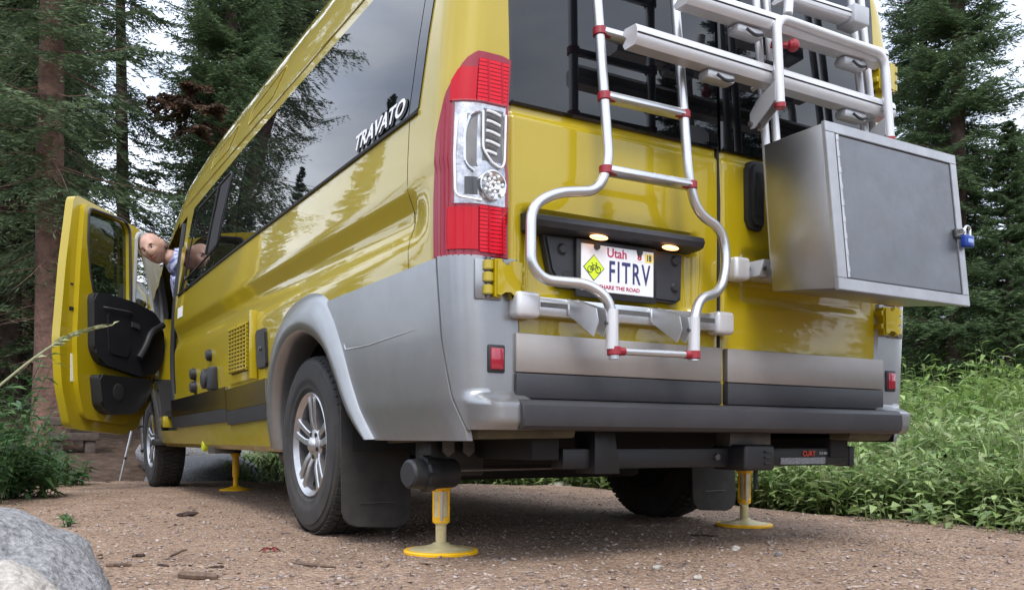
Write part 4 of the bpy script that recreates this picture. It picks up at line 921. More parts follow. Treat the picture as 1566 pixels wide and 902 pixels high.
vor = n.new('ShaderNodeTexVoronoi'); vor.inputs['Scale'].default_value = 85; l.new(tc.outputs['Object'], vor.inputs[0])
chip = ramp(vor.outputs['Color'], [(0.0, (0.193, 0.132, 0.096)), (0.35, (0.305, 0.218, 0.162)), (0.6, (0.358, 0.26, 0.195)), (0.85, (0.423, 0.314, 0.24)), (1, (0.514, 0.402, 0.313))])
big = ramp(nz(3.2).outputs[0], [(.3, (.70, .66, .63)), (.7, (1.08, 1.06, 1.03))]); fine = ramp(nz(160, 4).outputs[0], [(.3, (.62, .6, .58)), (.7, (1.25, 1.25, 1.25))])
grav = mixc(mixc(chip.outputs[0], big.outputs[0], 1.0, 'MULTIPLY'), fine.outputs[0], 1.0, 'MULTIPLY')
floor_ = mixc(ramp(nz(9).outputs[0], [(.3, (.035, .024, .017)), (.55, (.085, .058, .043)), (.75, (.14, .10, .075))]).outputs[0], fine.outputs[0], 1.0, 'MULTIPLY')
att = n.new('ShaderNodeAttribute'); att.attribute_name = 'gravel'
wob = n.new('ShaderNodeMath'); wob.operation = 'ADD'; l.new(att.outputs['Fac'], wob.inputs[0])
ws = n.new('ShaderNodeMapRange'); ws.inputs[3].default_value = -.35; ws.inputs[4].default_value = .35; l.new(nz(7).outputs[0], ws.inputs[0]); l.new(ws.outputs[0], wob.inputs[1])
msk = n.new('ShaderNodeMapRange'); msk.inputs[1].default_value = .35; msk.inputs[2].default_value = .65; l.new(wob.outputs[0], msk.inputs[0])
att2 = n.new('ShaderNodeAttribute'); att2.attribute_name = 'rut'
rutted = mixc(grav, ramp(nz(30).outputs[0], [(.3, (.075, .053, .043)), (.7, (.18, .128, .103))]).outputs[0], att2.outputs['Fac'])
l.new(mixc(floor_, rutted, msk.outputs[0]), p.inputs['Base Color'])
b1 = n.new('ShaderNodeBump'); b1.inputs['Strength'].default_value = .9; b1.inputs['Distance'].default_value = .008; l.new(vor.outputs['Distance'], b1.inputs['Height']); b1.invert = True
b2 = n.new('ShaderNodeBump'); b2.inputs['Strength'].default_value = .8; b2.inputs['Distance'].default_value = .012; l.new(nz(45).outputs[0], b2.inputs['Height']); l.new(b1.outputs[0], b2.inputs['Normal']); l.new(b2.outputs[0], p.inputs['Normal'])
p.inputs['Specular IOR Level'].default_value = .15
G = npmesh('ground', V, F, SOIL, None, 60); G['kind'] = 'structure'
at_ = G.data.attributes.new('gravel', 'FLOAT', 'POINT'); dd = pad_dist(GX, GY).ravel(); at_.data.foreach_set('value', np.clip(.5-dd/.35, 0, 1).astype(np.float32))
at_ = G.data.attributes.new('rut', 'FLOAT', 'POINT'); rv = (np.exp(-((GX-(.85-.20*GY))/.055)**2)*np.clip((.50-GY)/.3, 0, 1)*np.clip(.55+1.1*vnoise(GX, GY, 4, 8), 0, 1)).ravel(); at_.data.foreach_set('value', rv.astype(np.float32))

# loose stones and bark chips, thickest near the camera
def scatter(n_, view=True, zone=-.02, near=2.0):
    X, Y = [], []
    while len(X) < n_:
        k = n_*3; u = rng.random(k); dist = 1.5+u**1.3*7.5; ang = rng.uniform(-.72, .66, k)
        x = CAM[0]+dist*(FW[0]*np.cos(ang)+RT0[0]*np.sin(ang)); y = CAM[1]+dist*(FW[1]*np.cos(ang)+RT0[1]*np.sin(ang))
        ok = pad_dist(x, y) < zone; X += list(x[ok]); Y += list(y[ok])
    return np.array(X[:n_]), np.array(Y[:n_])
def scatter_pieces(name, n_, smin, smax, flat, m, long=1.6, zone=-.02):
    X, Y = scatter(n_, zone=zone); Z = terrain(X, Y); s = smin+(smax-smin)*rng.random(n_)**3.2
    base = np.array([(1, 0, 0), (0, 1, 0), (-1, 0, 0), (0, -1, 0), (.35, .3, .9), (-.3, -.35, .8), (.05, .05, -.7)]); fc = np.array([(0, 1, 4), (1, 2, 4), (2, 5, 4), (2, 3, 5), (3, 0, 5), (0, 4, 5), (1, 0, 6), (2, 1, 6), (3, 2, 6), (0, 3, 6)])
    v = base[None]*(1+rng.uniform(-.3, .3, (n_, 7, 3))); v = v*np.stack([s*rng.uniform(1, long, n_), s, s*flat*rng.uniform(.6, 1.2, n_)], -1)[:, None]
    a = rng.uniform(0, 2*np.pi, n_); tl = rng.uniform(-.35, .35, n_); c_, s_ = np.cos(a)[:, None], np.sin(a)[:, None]
    z_ = v[..., 2]+v[..., 0]*tl[:, None]; v = np.stack([v[..., 0]*c_-v[..., 1]*s_, v[..., 0]*s_+v[..., 1]*c_, z_], -1)
    v += np.stack([X, Y, Z+s*flat*.25], -1)[:, None]
    f = (fc[None]+np.arange(n_)[:, None, None]*7).reshape(-1, 3)
    o = npmesh(name, v.reshape(-1, 3), f, m, None, 0); o['kind'] = 'stuff'; o['label'] = 'loose '+name.replace('_', ' ')+' strewn over the gravel pad'; o['category'] = 'gravel'; return o
STONE = mat('grit', (.25, .2, .17), .9, island=[(0.158, 0.113, 0.094), (0.263, 0.2, 0.171), (0.315, 0.243, 0.206), (0.242, 0.216, 0.212), (0.367, 0.292, 0.254), (0.441, 0.373, 0.336), (0.273, 0.194, 0.165)], noise=(120, .25))
CHIP = mat('bark chips', (.2, .14, .1), .9, island=[(0.089, 0.063, 0.053), (0.21, 0.151, 0.124), (0.304, 0.232, 0.195), (0.389, 0.313, 0.271), (0.147, 0.103, 0.088), (0.263, 0.184, 0.153)], noise=(90, .3))
scatter_pieces('grit', 16000, .0022, .0095, .6, STONE)
scatter_pieces('bark_chips', 7000, .0022, .012, .32, CHIP, 3.0)

# ================================================================== plants
def leaf_strip(n_, L, W, bend, fold=.25):
    """arrays for lanceolate leaves along +x: 2 segments, folded along the midrib"""
    xs = np.array([0, .42, 1.0]); ws = np.array([.18, 1., .0])
    v = np.zeros((3, 3, 3))
    for i in range(3):
        for j, s_ in enumerate((-1, 0, 1)): v[i, j] = (xs[i], s_*ws[i]*.5, abs(s_)*ws[i]*fold*.5)
    v = v.reshape(9, 3); f = []
    for i in range(2):
        for j in range(2): a = i*3+j; f.append((a, a+3, a+4, a+1))
    v = v[None]*np.stack([L, W, W], -1)[:, None]
    v[..., 2] -= (v[..., 0]**2)*(bend/np.maximum(L, 1e-4))[:, None]
    return v, np.array(f)
def orient(v, pos, yaw, pitch, roll=None):
    """rotate (n,k,3) by roll about x, pitch up, yaw, then move"""
    if roll is not None:
        c, s = np.cos(roll)[:, None], np.sin(roll)[:, None]; v = np.stack([v[..., 0], v[..., 1]*c-v[..., 2]*s, v[..., 1]*s+v[..., 2]*c], -1)
    c, s = np.cos(pitch)[:, None], np.sin(pitch)[:, None]; v = np.stack([v[..., 0]*c-v[..., 2]*s, v[..., 1], v[..., 0]*s+v[..., 2]*c], -1)
    c, s = np.cos(yaw)[:, None], np.sin(yaw)[:, None]; v = np.stack([v[..., 0]*c-v[..., 1]*s, v[..., 0]*s+v[..., 1]*c, v[..., 2]], -1)
    return v+pos[:, None]
def herbs(X, Y, H, nl, L0, W0, seed=1, stems=True, lift=.5):
    """leafy stems; returns verts, quads for leaves and stems"""
    r = np.random.default_rng(seed); n_ = len(X); Z = terrain(X, Y)
    lean_a, lean_m = r.uniform(0, 2*np.pi, n_), r.uniform(.05, .38, n_)*H
    tip = np.stack([np.cos(lean_a)*lean_m, np.sin(lean_a)*lean_m, H], -1); base = np.stack([X, Y, Z], -1)
    k = np.repeat(np.arange(n_), nl); m_ = len(k); t = np.tile(np.linspace(.14, 1, nl), n_)+r.uniform(-.04, .04, m_); t = np.clip(t, .05, 1)
    pos = base[k]+tip[k]*t[:, None]; pos[:, :2] -= (tip[k]*(t*(1-t)*.5)[:, None])[:, :2]
    yaw = np.tile(np.arange(nl)*2.4, n_)+r.uniform(0, 6.28, n_)[k]+r.uniform(-.5, .5, m_)
    s_ = np.clip(1.15-.6*np.abs(t-.5)*1.6, .3, 1.2)*r.uniform(.65, 1.25, m_)*(.6+.5*(H[k]/np.mean(H)))
    L, W = L0*s_, W0*s_*r.uniform(.8, 1.2, m_)
    v, f = leaf_strip(m_, L, W, r.uniform(.15, .75, m_)); v = orient(v, pos, yaw, lift-t*.05+r.uniform(-.45, .55, m_), r.uniform(-.5, .5, m_))
    F = (f[None]+np.arange(m_)[:, None, None]*9).reshape(-1, 4); V = v.reshape(-1, 3)
    if stems:
        ts_ = np.array([0, .5, 1.0]); sv_ = []
        for q in ts_:
            c = base+tip*q; c[:, :2] -= (tip*(q*(1-q)*.5))[:, :2]; w = .0042*(1-.6*q)
            for a in (0, 2.09, 4.19): sv_.append(c+np.array([math.cos(a)*w, math.sin(a)*w, 0]))
        sv_ = np.stack(sv_, 1); sf = []
        for i in range(2):
            for j in range(3): sf.append((i*3+j, i*3+(j+1) % 3, i*3+3+(j+1) % 3, i*3+3+j))
        sf = np.array(sf); F = np.concatenate([F, (sf[None]+np.arange(n_)[:, None, None]*9).reshape(-1, 4)+len(V)]); V = np.concatenate([V, sv_.reshape(-1, 3)])
    return V, F
def leafmat(name, cols, rough=.45, tl=.35):
    m = mat(name, cols[0], rough, island=cols, spec=.35); n, l, p = N(m); out = n['Material Output']; t = n.new('ShaderNodeBsdfTranslucent'); mx = n.new('ShaderNodeMixShader'); mx.inputs[0].default_value = tl
    l.new(p.inputs['Base Color'].links[0].from_socket, t.inputs[0]); l.new(p.outputs[0], mx.inputs[1]); l.new(t.outputs[0], mx.inputs[2]); l.new(mx.outputs[0], out.inputs[0]); return m
HERB = leafmat('herb leaves', [(0.136, 0.226, 0.064), (0.216, 0.333, 0.099), (0.306, 0.427, 0.14), (0.17, 0.249, 0.104), (0.408, 0.511, 0.209), (0.249, 0.333, 0.14), (0.34, 0.356, 0.186)])
HERB2 = leafmat('bright herb leaves', [(0.136, 0.239, 0.047), (0.204, 0.321, 0.07), (0.264, 0.367, 0.102), (0.17, 0.257, 0.065), (0.306, 0.367, 0.148)])
BUSH = leafmat('fern green leaves', [(0.039, 0.098, 0.03), (0.072, 0.155, 0.048), (0.111, 0.207, 0.068), (0.058, 0.115, 0.06), (0.13, 0.23, 0.09)])
def region(n_, dmin, dmax, amin, amax, edge=.06, pw=1.0):
    X, Y = [], []
    while len(X) < n_:
        k = n_*3; dist = dmin+(dmax-dmin)*rng.random(k)**pw; ang = rng.uniform(amin, amax, k)
        x = CAM[0]+dist*(FW[0]*np.cos(ang)+RT0[0]*np.sin(ang)); y = CAM[1]+dist*(FW[1]*np.cos(ang)+RT0[1]*np.sin(ang)); ok = pad_dist(x, y) > edge
        X += list(x[ok]); Y += list(y[ok])
    return np.array(X[:n_]), np.array(Y[:n_])
# the wild herb bank beyond the right edge of the pad
parts_ = []
X, Y = region(3000, 3.6, 6.2, -.05, .72, .10); parts_.append(herbs(X, Y, (.15+.22*np.clip(pad_dist(X, Y)/1.0, 0, 1))*rng.uniform(.5, 1.5, len(X))*(.8+.5*(vnoise(X, Y, 1.1, 21)+.5)), 12, .086, .026, 11))
X, Y = region(3600, 5.5, 9.0, -.05, .70, .25); parts_.append(herbs(X, Y, rng.uniform(.20, .50, len(X))*(.7+.7*(vnoise(X, Y, .9, 22)+.5)), 11, .100, .030, 12))
X, Y = region(260, 3.8, 8.5, -.05, .72, .15); parts_.append(herbs(X, Y, rng.uniform(.15, .45, len(X)), 7, .26, .0075, 15, lift=1.15))
X, Y = region(260, 3.9, 8.5, .05, .72, .25); parts_.append(herbs(X, Y, rng.uniform(.35, .75, len(X)), 9, .12, .036, 16, lift=.4))
V = np.concatenate([a[0] for a in parts_]); o_ = np.cumsum([0]+[len(a[0]) for a in parts_[:-1]]); F = np.concatenate([a[1]+q for a, q in zip(parts_, o_)])
H_ = npmesh('wild_herbs', V, F, HERB, None, 0); H_['kind'] = 'stuff'; H_['label'] = 'thick bank of long-leaved wild herbs beside the gravel pad'; H_['category'] = 'herbs'
X, Y = region(2600, 7.2, 14, .05, .68, .5); V, F = herbs(X, Y, rng.uniform(.3, .75, len(X))*(.6+.9*(vnoise(X, Y, .7, 23)+.5)), 11, .10, .028, 13)
H_ = npmesh('meadow_herbs', V, F, HERB2, None, 0); H_['kind'] = 'stuff'; H_['label'] = 'sunlit yellow-green meadow herbs in front of the spruces'; H_['category'] = 'herbs'
# thin grass at the back edge, seen beneath the van
X, Y = region(700, 7.0, 10.0, -.30, .02, .25); V, F = herbs(X, Y, rng.uniform(.12, .28, len(X)), 8, .10, .022, 14, lift=.9)
H_ = npmesh('edge_weeds', V, F, HERB, None, 0); H_['kind'] = 'stuff'; H_['label'] = 'low weeds along the back edge of the gravel pad'; H_['category'] = 'weeds'
# broad ground leaves right at the edge
def plant(name, label, cat, x, y, n_, h0, h1, spread, nl, L0, W0, m, seed, group=None, lift=.5):
    r = np.random.default_rng(seed); a, d = r.uniform(0, 6.28, n_), spread*np.sqrt(r.random(n_)); V, F = herbs(x+d*np.cos(a), y+d*np.sin(a), r.uniform(h0, h1, n_), nl, L0, W0, seed, lift=lift)
    o = npmesh(name, V, F, m, None, 0); tag(o, label, cat, group); return o
for k, (px_, py_) in enumerate(((1405, 800), (1475, 808), (1530, 815), (1330, 795))):
    q = PX(px_, py_, Z=0); plant('broadleaf_weed', 'low broad-leaved weed growing at the edge of the gravel beside the herb bank', 'weed', q[0]+.03, q[1]+.03, 7, .06, .17, .12, 6, .055, .030, HERB, 40+k, 'broad-leaved weeds at the pad edge', .35)
# leafy bushes by the left edge
for k, (px_, d_, h0, h1, sp, n_) in enumerate(((-34, 5.5, .38, .66, .24, 36), (-105, 5.0, .55, .95, .35, 40), (36, 5.7, .16, .34, .20, 30), (88, 7.2, .10, .24, .22, 26), (20, 7.2, .30, .55, .28, 30))):
    q = PX(px_, 700, d=d_)
    plant('leafy_bush', ['leafy green bush at the left edge of the gravel, below the grass stalk', 'tall leafy bush beside the grey boulder', 'low leafy bush beside the gravel in front of the big trunk', 'small leafy weed clump at the gravel crest near the open door', 'leafy bush at the foot of the reddish trunk'][k], 'bush', q[0], q[1], n_, h0, h1, sp, 17, .105, .030, BUSH, 60+k, 'leafy bushes at the left edge', .3)
q = PX(105, 806, Z=0); plant('seedling', 'tiny green seedling sprouting behind the grey boulder', 'weed', q[0], q[1], 4, .02, .05, .03, 5, .05, .016, BUSH, 77, lift=.6)

# ================================================================== boulders and small debris
def rock(name, label, c, size, m, seed, sub=4, amp=.16, group=None, cat='boulder'):
    bm = bmesh.new(); bmesh.ops.create_icosphere(bm, subdivisions=sub, radius=1)
    for v in bm.verts:
        d = v.co.normalized(); s_ = 1+amp*(mnoise.noise(d*1.3+Vector((seed, 0, 0)))*1.2+.5*mnoise.noise(d*3.1+Vector((0, seed, 0)))+.10*mnoise.noise(d*9)+.05*mnoise.noise(d*21))
        s_ += .012*mnoise.noise(d*34)+.008*mnoise.noise(d*70)+(-.03*max(0, mnoise.noise(d*4.3+Vector((seed, seed, 0)))-.25)); v.co = Vector((d.x*size[0]*s_+c[0], d.y*size[1]*s_+c[1], d.z*size[2]*s_+c[2]))
    o = frombm(name, bm, m, None, 60); tag(o, label, cat, group); return o
def rockmat(name, a, b, c, s=1.):
    m = mat(name, a, .85, bump=(60, 1.0, .014)); n, l, p = N(m); tc = n.new('ShaderNodeTexCoord'); t = n.new('ShaderNodeTexNoise'); t.inputs['Scale'].default_value = 14*s; t.inputs['Detail'].default_value = 9; t.inputs['Roughness'].default_value = .72
    r = n.new('ShaderNodeValToRGB'); e = r.color_ramp.elements; e.new(.5)
    for i, (q_, col) in enumerate(((.33, b), (.5, a), (.66, c))): e[i].position = q_; e[i].color = (*col, 1)
    l.new(tc.outputs['Object'], t.inputs[0]); l.new(t.outputs[0], r.inputs[0]); l.new(r.outputs[0], p.inputs['Base Color']); return m
GRAN = rockmat('grey granite', (.215, .212, .215), (.095, .095, .10), (.34, .335, .335), 5.0); PALE = rockmat('pale granite', (.38, .35, .31), (.24, .215, .19), (.50, .47, .42), 5.0)
q = PX(-62, 900, d=1.75); rock('boulder', 'big rounded grey granite boulder beside the leafy bush', (q[0], q[1], .02), (.30, .38, .228), GRAN, 3.1, 5, .12)
q = PX(-10, 900, d=1.22); rock('boulder', 'smaller pale cream boulder leaning on the grey boulder', (q[0], q[1], .065), (.13, .15, .150), PALE, 8.4, 5, .10)
for k, (px_, py_, d_, s_) in enumerate(((315, 722, 8.6, .38), (300, 715, 9.6, .42), (895, 742, 8.0, .10), (855, 745, 7.8, .09))):
    q = PX(px_, py_, d=d_); rock('rock', ['wide grey rock lying past the front wheel beneath the sill', 'second grey rock behind the wide one beneath the sill', 'small grey stone among the weeds seen beneath the tail', 'small brown stone at the back gravel edge beneath the tail'][k], (q[0], q[1], float(terrain(q[0], q[1]))+s_*.25), (s_*1.5, s_, s_*.62), GRAN if k != 3 else PALE, 20+k, 3, .2, cat='rock')
BARKD = mat('dark bark piece', (.045, .028, .022), .9, noise=(60, .5), bump=(80, .8, .006)); TWIG = mat('weathered twig', (.13, .085, .06), .9, noise=(50, .4)); LEAFR = mat('dead red leaf', (.16, .022, .016), .7, noise=(60, .3))
def on_ground(px_, py_): q = PX(px_, py_, Z=.004); return np.array([q[0], q[1], float(terrain(q[0], q[1]))])
q = on_ground(287, 786); bm = bmesh.new(); bmesh.ops.create_icosphere(bm, subdivisions=2, radius=1)
for v in bm.verts: s_ = 1+.35*mnoise.noise(v.co*2.2); v.co = Vector((v.co.x*.055*s_+q[0], v.co.y*.022*s_+q[1]-.25*(v.co.x*.05), v.co.z*.014*s_+q[2]+.012+v.co.x*.004))
tag(frombm('bark_fragment', bm, BARKD, None, 20), 'dark brown bark fragment lying on the gravel near the front jack', 'bark')
for k, (a, b, r_, lb) in enumerate((((258, 851), (283, 838), .004, 'thin bent twig on the gravel by the grey boulder'), ((275, 882), (331, 886), .011, 'thick pale stick on the gravel in front of the boulder'), ((163, 868), (200, 866), .006, 'short pale stick close beside the grey boulder'),
        ((243, 862), (258, 867), .004, 'short dark twig between the bent twig and the stick'), ((318, 868), (340, 867), .004, 'dark twig lying right of the thick stick'), ((445, 858), (512, 868), .0045, 'long thin twig on the gravel below the rear wheel'),
        ((1054, 816), (1100, 816), .004, 'curved dark twig in the shade beside the yellow jack foot'), ((202, 850), (222, 849), .006, 'dark knobbly twig just past the boulder'))):
    p0, p1 = on_ground(*a), on_ground(*b); r1 = np.random.default_rng(k); pts = [p0+(p1-p0)*t+np.array([*(r1.uniform(-.006, .006, 2)), r_*.7]) for t in np.linspace(0, 1, 6)]
    tag(tube('twig', pts, [r_*(.9+.35*r1.random())*(1 if 0 < i < 5 else .6) for i in range(6)], BARKD if 'dark' in lb else TWIG, None, 7), lb, 'twig')
q = on_ground(413, 843); Vl, Fl = leaf_strip(5, np.full(5, .040), np.full(5, .026), np.full(5, .5), .6); Vl = orient(Vl, np.tile(q+np.array([0, 0, .008]), (5, 1)), np.arange(5)*1.25, np.full(5, .25))
tag(npmesh('dead_leaf', Vl.reshape(-1, 3), (Fl[None]+np.arange(5)[:, None, None]*9).reshape(-1, 4), LEAFR), 'curled dark red dead leaf on the gravel below the rear wheel', 'leaf')
for k, (x, y, s_, lb) in enumerate(((1125, 838, .016, 'small round tan stone on the gravel below the yellow jack'), (1005, 867, .014, 'pale two-toned chip of stone in the foreground gravel'), (1067, 882, .012, 'flat white stone in the foreground gravel'), (1190, 846, .013, 'dark grey stone on the gravel right of the yellow jack'))):
    q = on_ground(x, y); rock('stone', lb, (q[0], q[1], q[2]+s_*.4), (s_*1.3, s_, s_*.7), PALE if k in (0, 2, 1) else GRAN, 50+k, 2, .3, cat='stone')
# grass stalk with seed head, close to the camera
STK = mat('grass stalk', (.30, .33, .16), .6, island=[(.24, .29, .12), (.38, .38, .22), (.30, .30, .17)])
gp = [PX(x, y, d=1.55) for x, y in ((-140, 760), (-70, 650), (-8, 595), (50, 548), (95, 518), (135, 505), (172, 497))]
q0 = gp[0].copy(); GS = thing('grass_stalk', 'tall pale grass stalk with a ripe seed head arching past the open door', 'grass', (gp[0][0]-.05, gp[0][1], float(terrain(gp[0][0]-.05, gp[0][1]))))
path = fillet([np.array([gp[0][0]-.05, gp[0][1], float(terrain(gp[0][0]-.05, gp[0][1]))])]+gp, .15, 6); tube('stem', path, list(np.linspace(.0028, .0012, len(path))), STK, GS, 6)
sh = []; r1 = np.random.default_rng(5); tt = np.linspace(.0, 1, 46); hp2 = fillet(gp[3:], .1, 10); hl = np.array([tuple(v) for v in hp2]); cum = np.linspace(0, 1, len(hl))
pos = np.stack([np.interp(tt, cum, hl[:, i]) for i in range(3)], -1); dirv = hl[-1]-hl[0]; yw = math.atan2(dirv[1], dirv[0]); pt = math.atan2(dirv[2], np.hypot(dirv[0], dirv[1]))
v, f = leaf_strip(46, .026*(1-.45*tt), np.full(46, .0085)*(1-.4*tt), np.full(46, .1), .8); side_ = np.where(np.arange(46) % 2, 1, -1)
v = orient(v, pos, yw+r1.uniform(-.1, .1, 46)+side_*.12, pt+side_*.16+r1.uniform(-.1, .1, 46), r1.uniform(-1, 1, 46))
npmesh('seed_head', v.reshape(-1, 3), (f[None]+np.arange(46)[:, None, None]*9).reshape(-1, 4), STK, GS)

# ================================================================== tripod and log seat beyond the open door
zt = lambda x, y: float(terrain(x, y))
f1 = PX(183, 738, d=8.9); TRI = thing('tripod', 'silver telescopic tripod standing behind the open driver door', 'tripod', (f1[0]+.25, f1[1]+.1, zt(f1[0]+.25, f1[1]+.1)))
apex = PX(215, 600, d=8.95)
for k, (dx, dy) in enumerate(((None, None), (.52, -.02), (.28, .42))):
    ft = np.array([f1[0], f1[1], zt(f1[0], f1[1])]) if dx is None else np.array([f1[0]+dx, f1[1]+dy, zt(f1[0]+dx, f1[1]+dy)])
    dv = ft-apex; lg = tube('leg', [apex, apex+dv*.42], .014, ALU, TRI, 10)
    tube('lower_leg', [apex+dv*.40, apex+dv*.74], .0105, ALU, lg, 10); tube('lower_leg', [apex+dv*.72, ft], .008, ALU, lg, 10)
    for t_ in (.42, .74): cyl('clasp', apex+dv*(t_-.012), apex+dv*(t_+.012), .017, BLKP, lg, 10)
tube('column', [apex+np.array([0, 0, -.22]), apex+np.array([0, 0, .16])], .012, ALU, TRI, 10)
box('head', apex[0]-.03, apex[0]+.03, apex[1]-.03, apex[1]+.03, apex[2]+.15, apex[2]+.21, BLKP, TRI, .008)
cyl('collar', apex+np.array([0, 0, -.03]), apex+np.array([0, 0, .03]), .03, BLKP, TRI, 12)
WOODD = mat('weathered dark wood', (.075, .055, .045), .9, noise=(14, .4), bump=(40, .5, .006))
q = PX(112, 665, d=10.6); gz = zt(q[0], q[1]); LB_ = thing('log_bench', 'low weathered timber bench on the forest floor behind the open door', 'bench', (q[0], q[1], gz))
for z_, w_, l_ in ((.34, .20, .62), (.16, .15, .55)): box('plank', q[0]-l_/2, q[0]+l_/2, q[1]-w_, q[1]+w_, gz+z_, gz+z_+.10, WOODD, LB_, .015)
for s_ in (-.18, .18): box('leg', q[0]+s_-.06, q[0]+s_+.06, q[1]-.12, q[1]+.12, gz-.03, gz+.16, WOODD, LB_, .01)

# ================================================================== conifers
BARK = mat('spruce bark', (.085, .055, .043), .92, noise=(9, .45), bump=(22, .9, .03)); BARKR = mat('reddish spruce bark', (.14, .078, .058), .92, noise=(7, .45), bump=(18, .9, .03))
NEED = leafmat('spruce needles', [(0.053, 0.083, 0.04), (0.087, 0.13, 0.059), (0.121, 0.171, 0.074), (0.067, 0.099, 0.057), (0.163, 0.214, 0.092)], .6, .34)
NEEDL = leafmat('fresh spruce needles', [(0.05, 0.086, 0.038), (0.08, 0.13, 0.053), (0.11, 0.171, 0.066), (0.064, 0.104, 0.055), (0.148, 0.212, 0.085)], .6, .34)
DEAD = leafmat('dead rust needles', [(.10, .052, .034), (.14, .072, .046), (.07, .040, .028), (.06, .07, .035)], .8, .2)
def branch_template(seed, dens=1.0, sprig=.078):
    """unit-length bough along +x: a list of sprig quads and a thin stem"""
    r = np.random.default_rng(seed); P, DX, Ls = [], [], []
    nt = int(25*dens)
    for i in range(nt):
        x = .10+.90*(i+r.random()*.6)/nt; z = -.10*x+.16*x*x-.05*math.sin(x*3.1)
        for s_ in (-1, 1):
            tl = (.42*(1-.82*x)+.05)*r.uniform(.7, 1.2); a = s_*r.uniform(.75, 1.15); dirx = np.array([math.cos(a), math.sin(a), r.uniform(-.30, .05)])
            k = max(2, int(tl/.030))
            for q in range(k):
                t_ = (q+r.random()*.5)/k*tl; p_ = np.array([x, 0, z])+dirx*t_+np.array([0, 0, -.35*t_*t_/max(tl, .1)])
                for e_ in (-1, 1):
                    b_ = a+e_*r.uniform(.25, .95); P.append(p_); DX.append((math.cos(b_), math.sin(b_), r.uniform(-.45, .30))); Ls.append(sprig*r.uniform(.65, 1.25))
        P.append((x, 0, z)); DX.append((1, r.uniform(-.3, .3), r.uniform(.0, .35))); Ls.append(sprig*1.1)
    return np.array(P), np.array(DX), np.array(Ls)
TEMPL = [branch_template(100+i) for i in range(5)]
def spruce_arrays(seed, H, base, Rmax, whorl=.30, per=6, profile=1.0, droop=.25, gaps=0., sw=.0075, dens=1.):
    """needle sprays of a whole crown as narrow kite quads"""
    r = np.random.default_rng(seed); VV, NB = [], []; stems = []
    z = base
    while z < H-.15:
        u = (z-base)/(H-base); rad = Rmax*(1-u)**profile*(1-.35*max(0, .12-u)/.12)+.06
        for k in range(per+(1 if r.random() < .4 else 0)):
            if r.random() < gaps: continue
            a = r.uniform(0, 6.28); Lb = rad*r.uniform(.62, 1.14); pit = .35*u-droop*(1-u)*r.uniform(.5, 1.3); zz = z+r.uniform(-.5, .5)*whorl
            P, DX, Ls = TEMPL[r.integers(5)]; keep = r.random(len(P)) < np.clip(.35+.42*Lb, .28, 1.0)*dens; P, DX, Ls = P[keep], DX[keep], Ls[keep]
            P = P*Lb; Ls = Ls*np.clip(.75+.16*Lb, .8, 1.25)*r.uniform(.9, 1.15)/dens**.4; D = DX/np.linalg.norm(DX, axis=1)[:, None]
            W = np.cross(D, r.normal(size=D.shape)); W /= np.linalg.norm(W, axis=1)[:, None]; w = sw*np.clip(Ls/.085, .7, 1.3)
            kite = np.stack([P, P+D*(Ls*.45)[:, None]+W*w[:, None], P+D*Ls[:, None], P+D*(Ls*.45)[:, None]-W*w[:, None]], 1)
            c, s = math.cos(pit), math.sin(pit); kite = np.stack([kite[..., 0]*c-kite[..., 2]*s, kite[..., 1], kite[..., 0]*s+kite[..., 2]*c], -1)
            c, s = math.cos(a), math.sin(a); kite = np.stack([kite[..., 0]*c-kite[..., 1]*s, kite[..., 0]*s+kite[..., 1]*c, kite[..., 2]+zz], -1)
            VV.append(kite.reshape(-1, 3)); stems.append((a, pit, Lb, zz))
        z += whorl*r.uniform(.75, 1.2)*(1-.45*u)
    V = np.concatenate(VV); F = np.arange(len(V)).reshape(-1, 4); return V, F, stems
def limbs_mesh(stems, H, r0, extra=None):
    """trunk with limbs: tapered trunk, flared foot and thin boughs"""
    V, F = [], []
    def add(path, rad, seg):
        v, f = tubeVF(path, rad, seg, False); b = len(V); V.extend(v); F.extend([tuple(q+b for q in t) for t in f])
    zs = [-.25, 0, .15, .5, 1.2]+list(np.linspace(2.0, H, 10)); r1 = np.random.default_rng(int(H*10))
    add([(r1.uniform(-.02, .02)*min(1, z), r1.uniform(-.02, .02)*min(1, z), z) for z in zs], [r0*(1.55 if z < .05 else 1.22 if z < .3 else 1.06 if z < .8 else max(.02, 1-z/H*.93)) for z in zs], 12)
    for a, pit, Lb, zz in stems:
        p = [(math.cos(a)*math.cos(pit)*Lb*t, math.sin(a)*math.cos(pit)*Lb*t, zz+math.sin(pit)*Lb*t+(-.10*t+.16*t*t)*Lb) for t in (0, .35, .7, .95)]; add(p, [.006+.005*Lb, .004+.003*Lb, .003+.001*Lb, .002], 4)
    if extra:
        for p, rd in extra: add(p, rd, 4)
    return V, F
def dead_limbs(seed, z0, z1, n_, L0, L1):
    r = np.random.default_rng(seed); out = []
    for _ in range(n_):
        a, z, L = r.uniform(0, 6.28), r.uniform(z0, z1), r.uniform(L0, L1); d = np.array([math.cos(a), math.sin(a), r.uniform(-.5, .1)]); pts = [np.array([0, 0, z])+d*L*t+np.array([0, 0, -.12*L*t*t])+r.uniform(-.03, .03, 3)*t for t in (0, .3, .6, 1)]; out.append((pts, [.009, .007, .005, .002]))
        for _k in range(3):
            t = r.uniform(.3, .9); s = np.array([0, 0, z])+d*L*t; a2 = a+r.uniform(-1, 1); l2 = L*.35; out.append(([s, s+np.array([math.cos(a2), math.sin(a2), -.35])*l2], [.005, .002]))
    return out
KINDS = {}
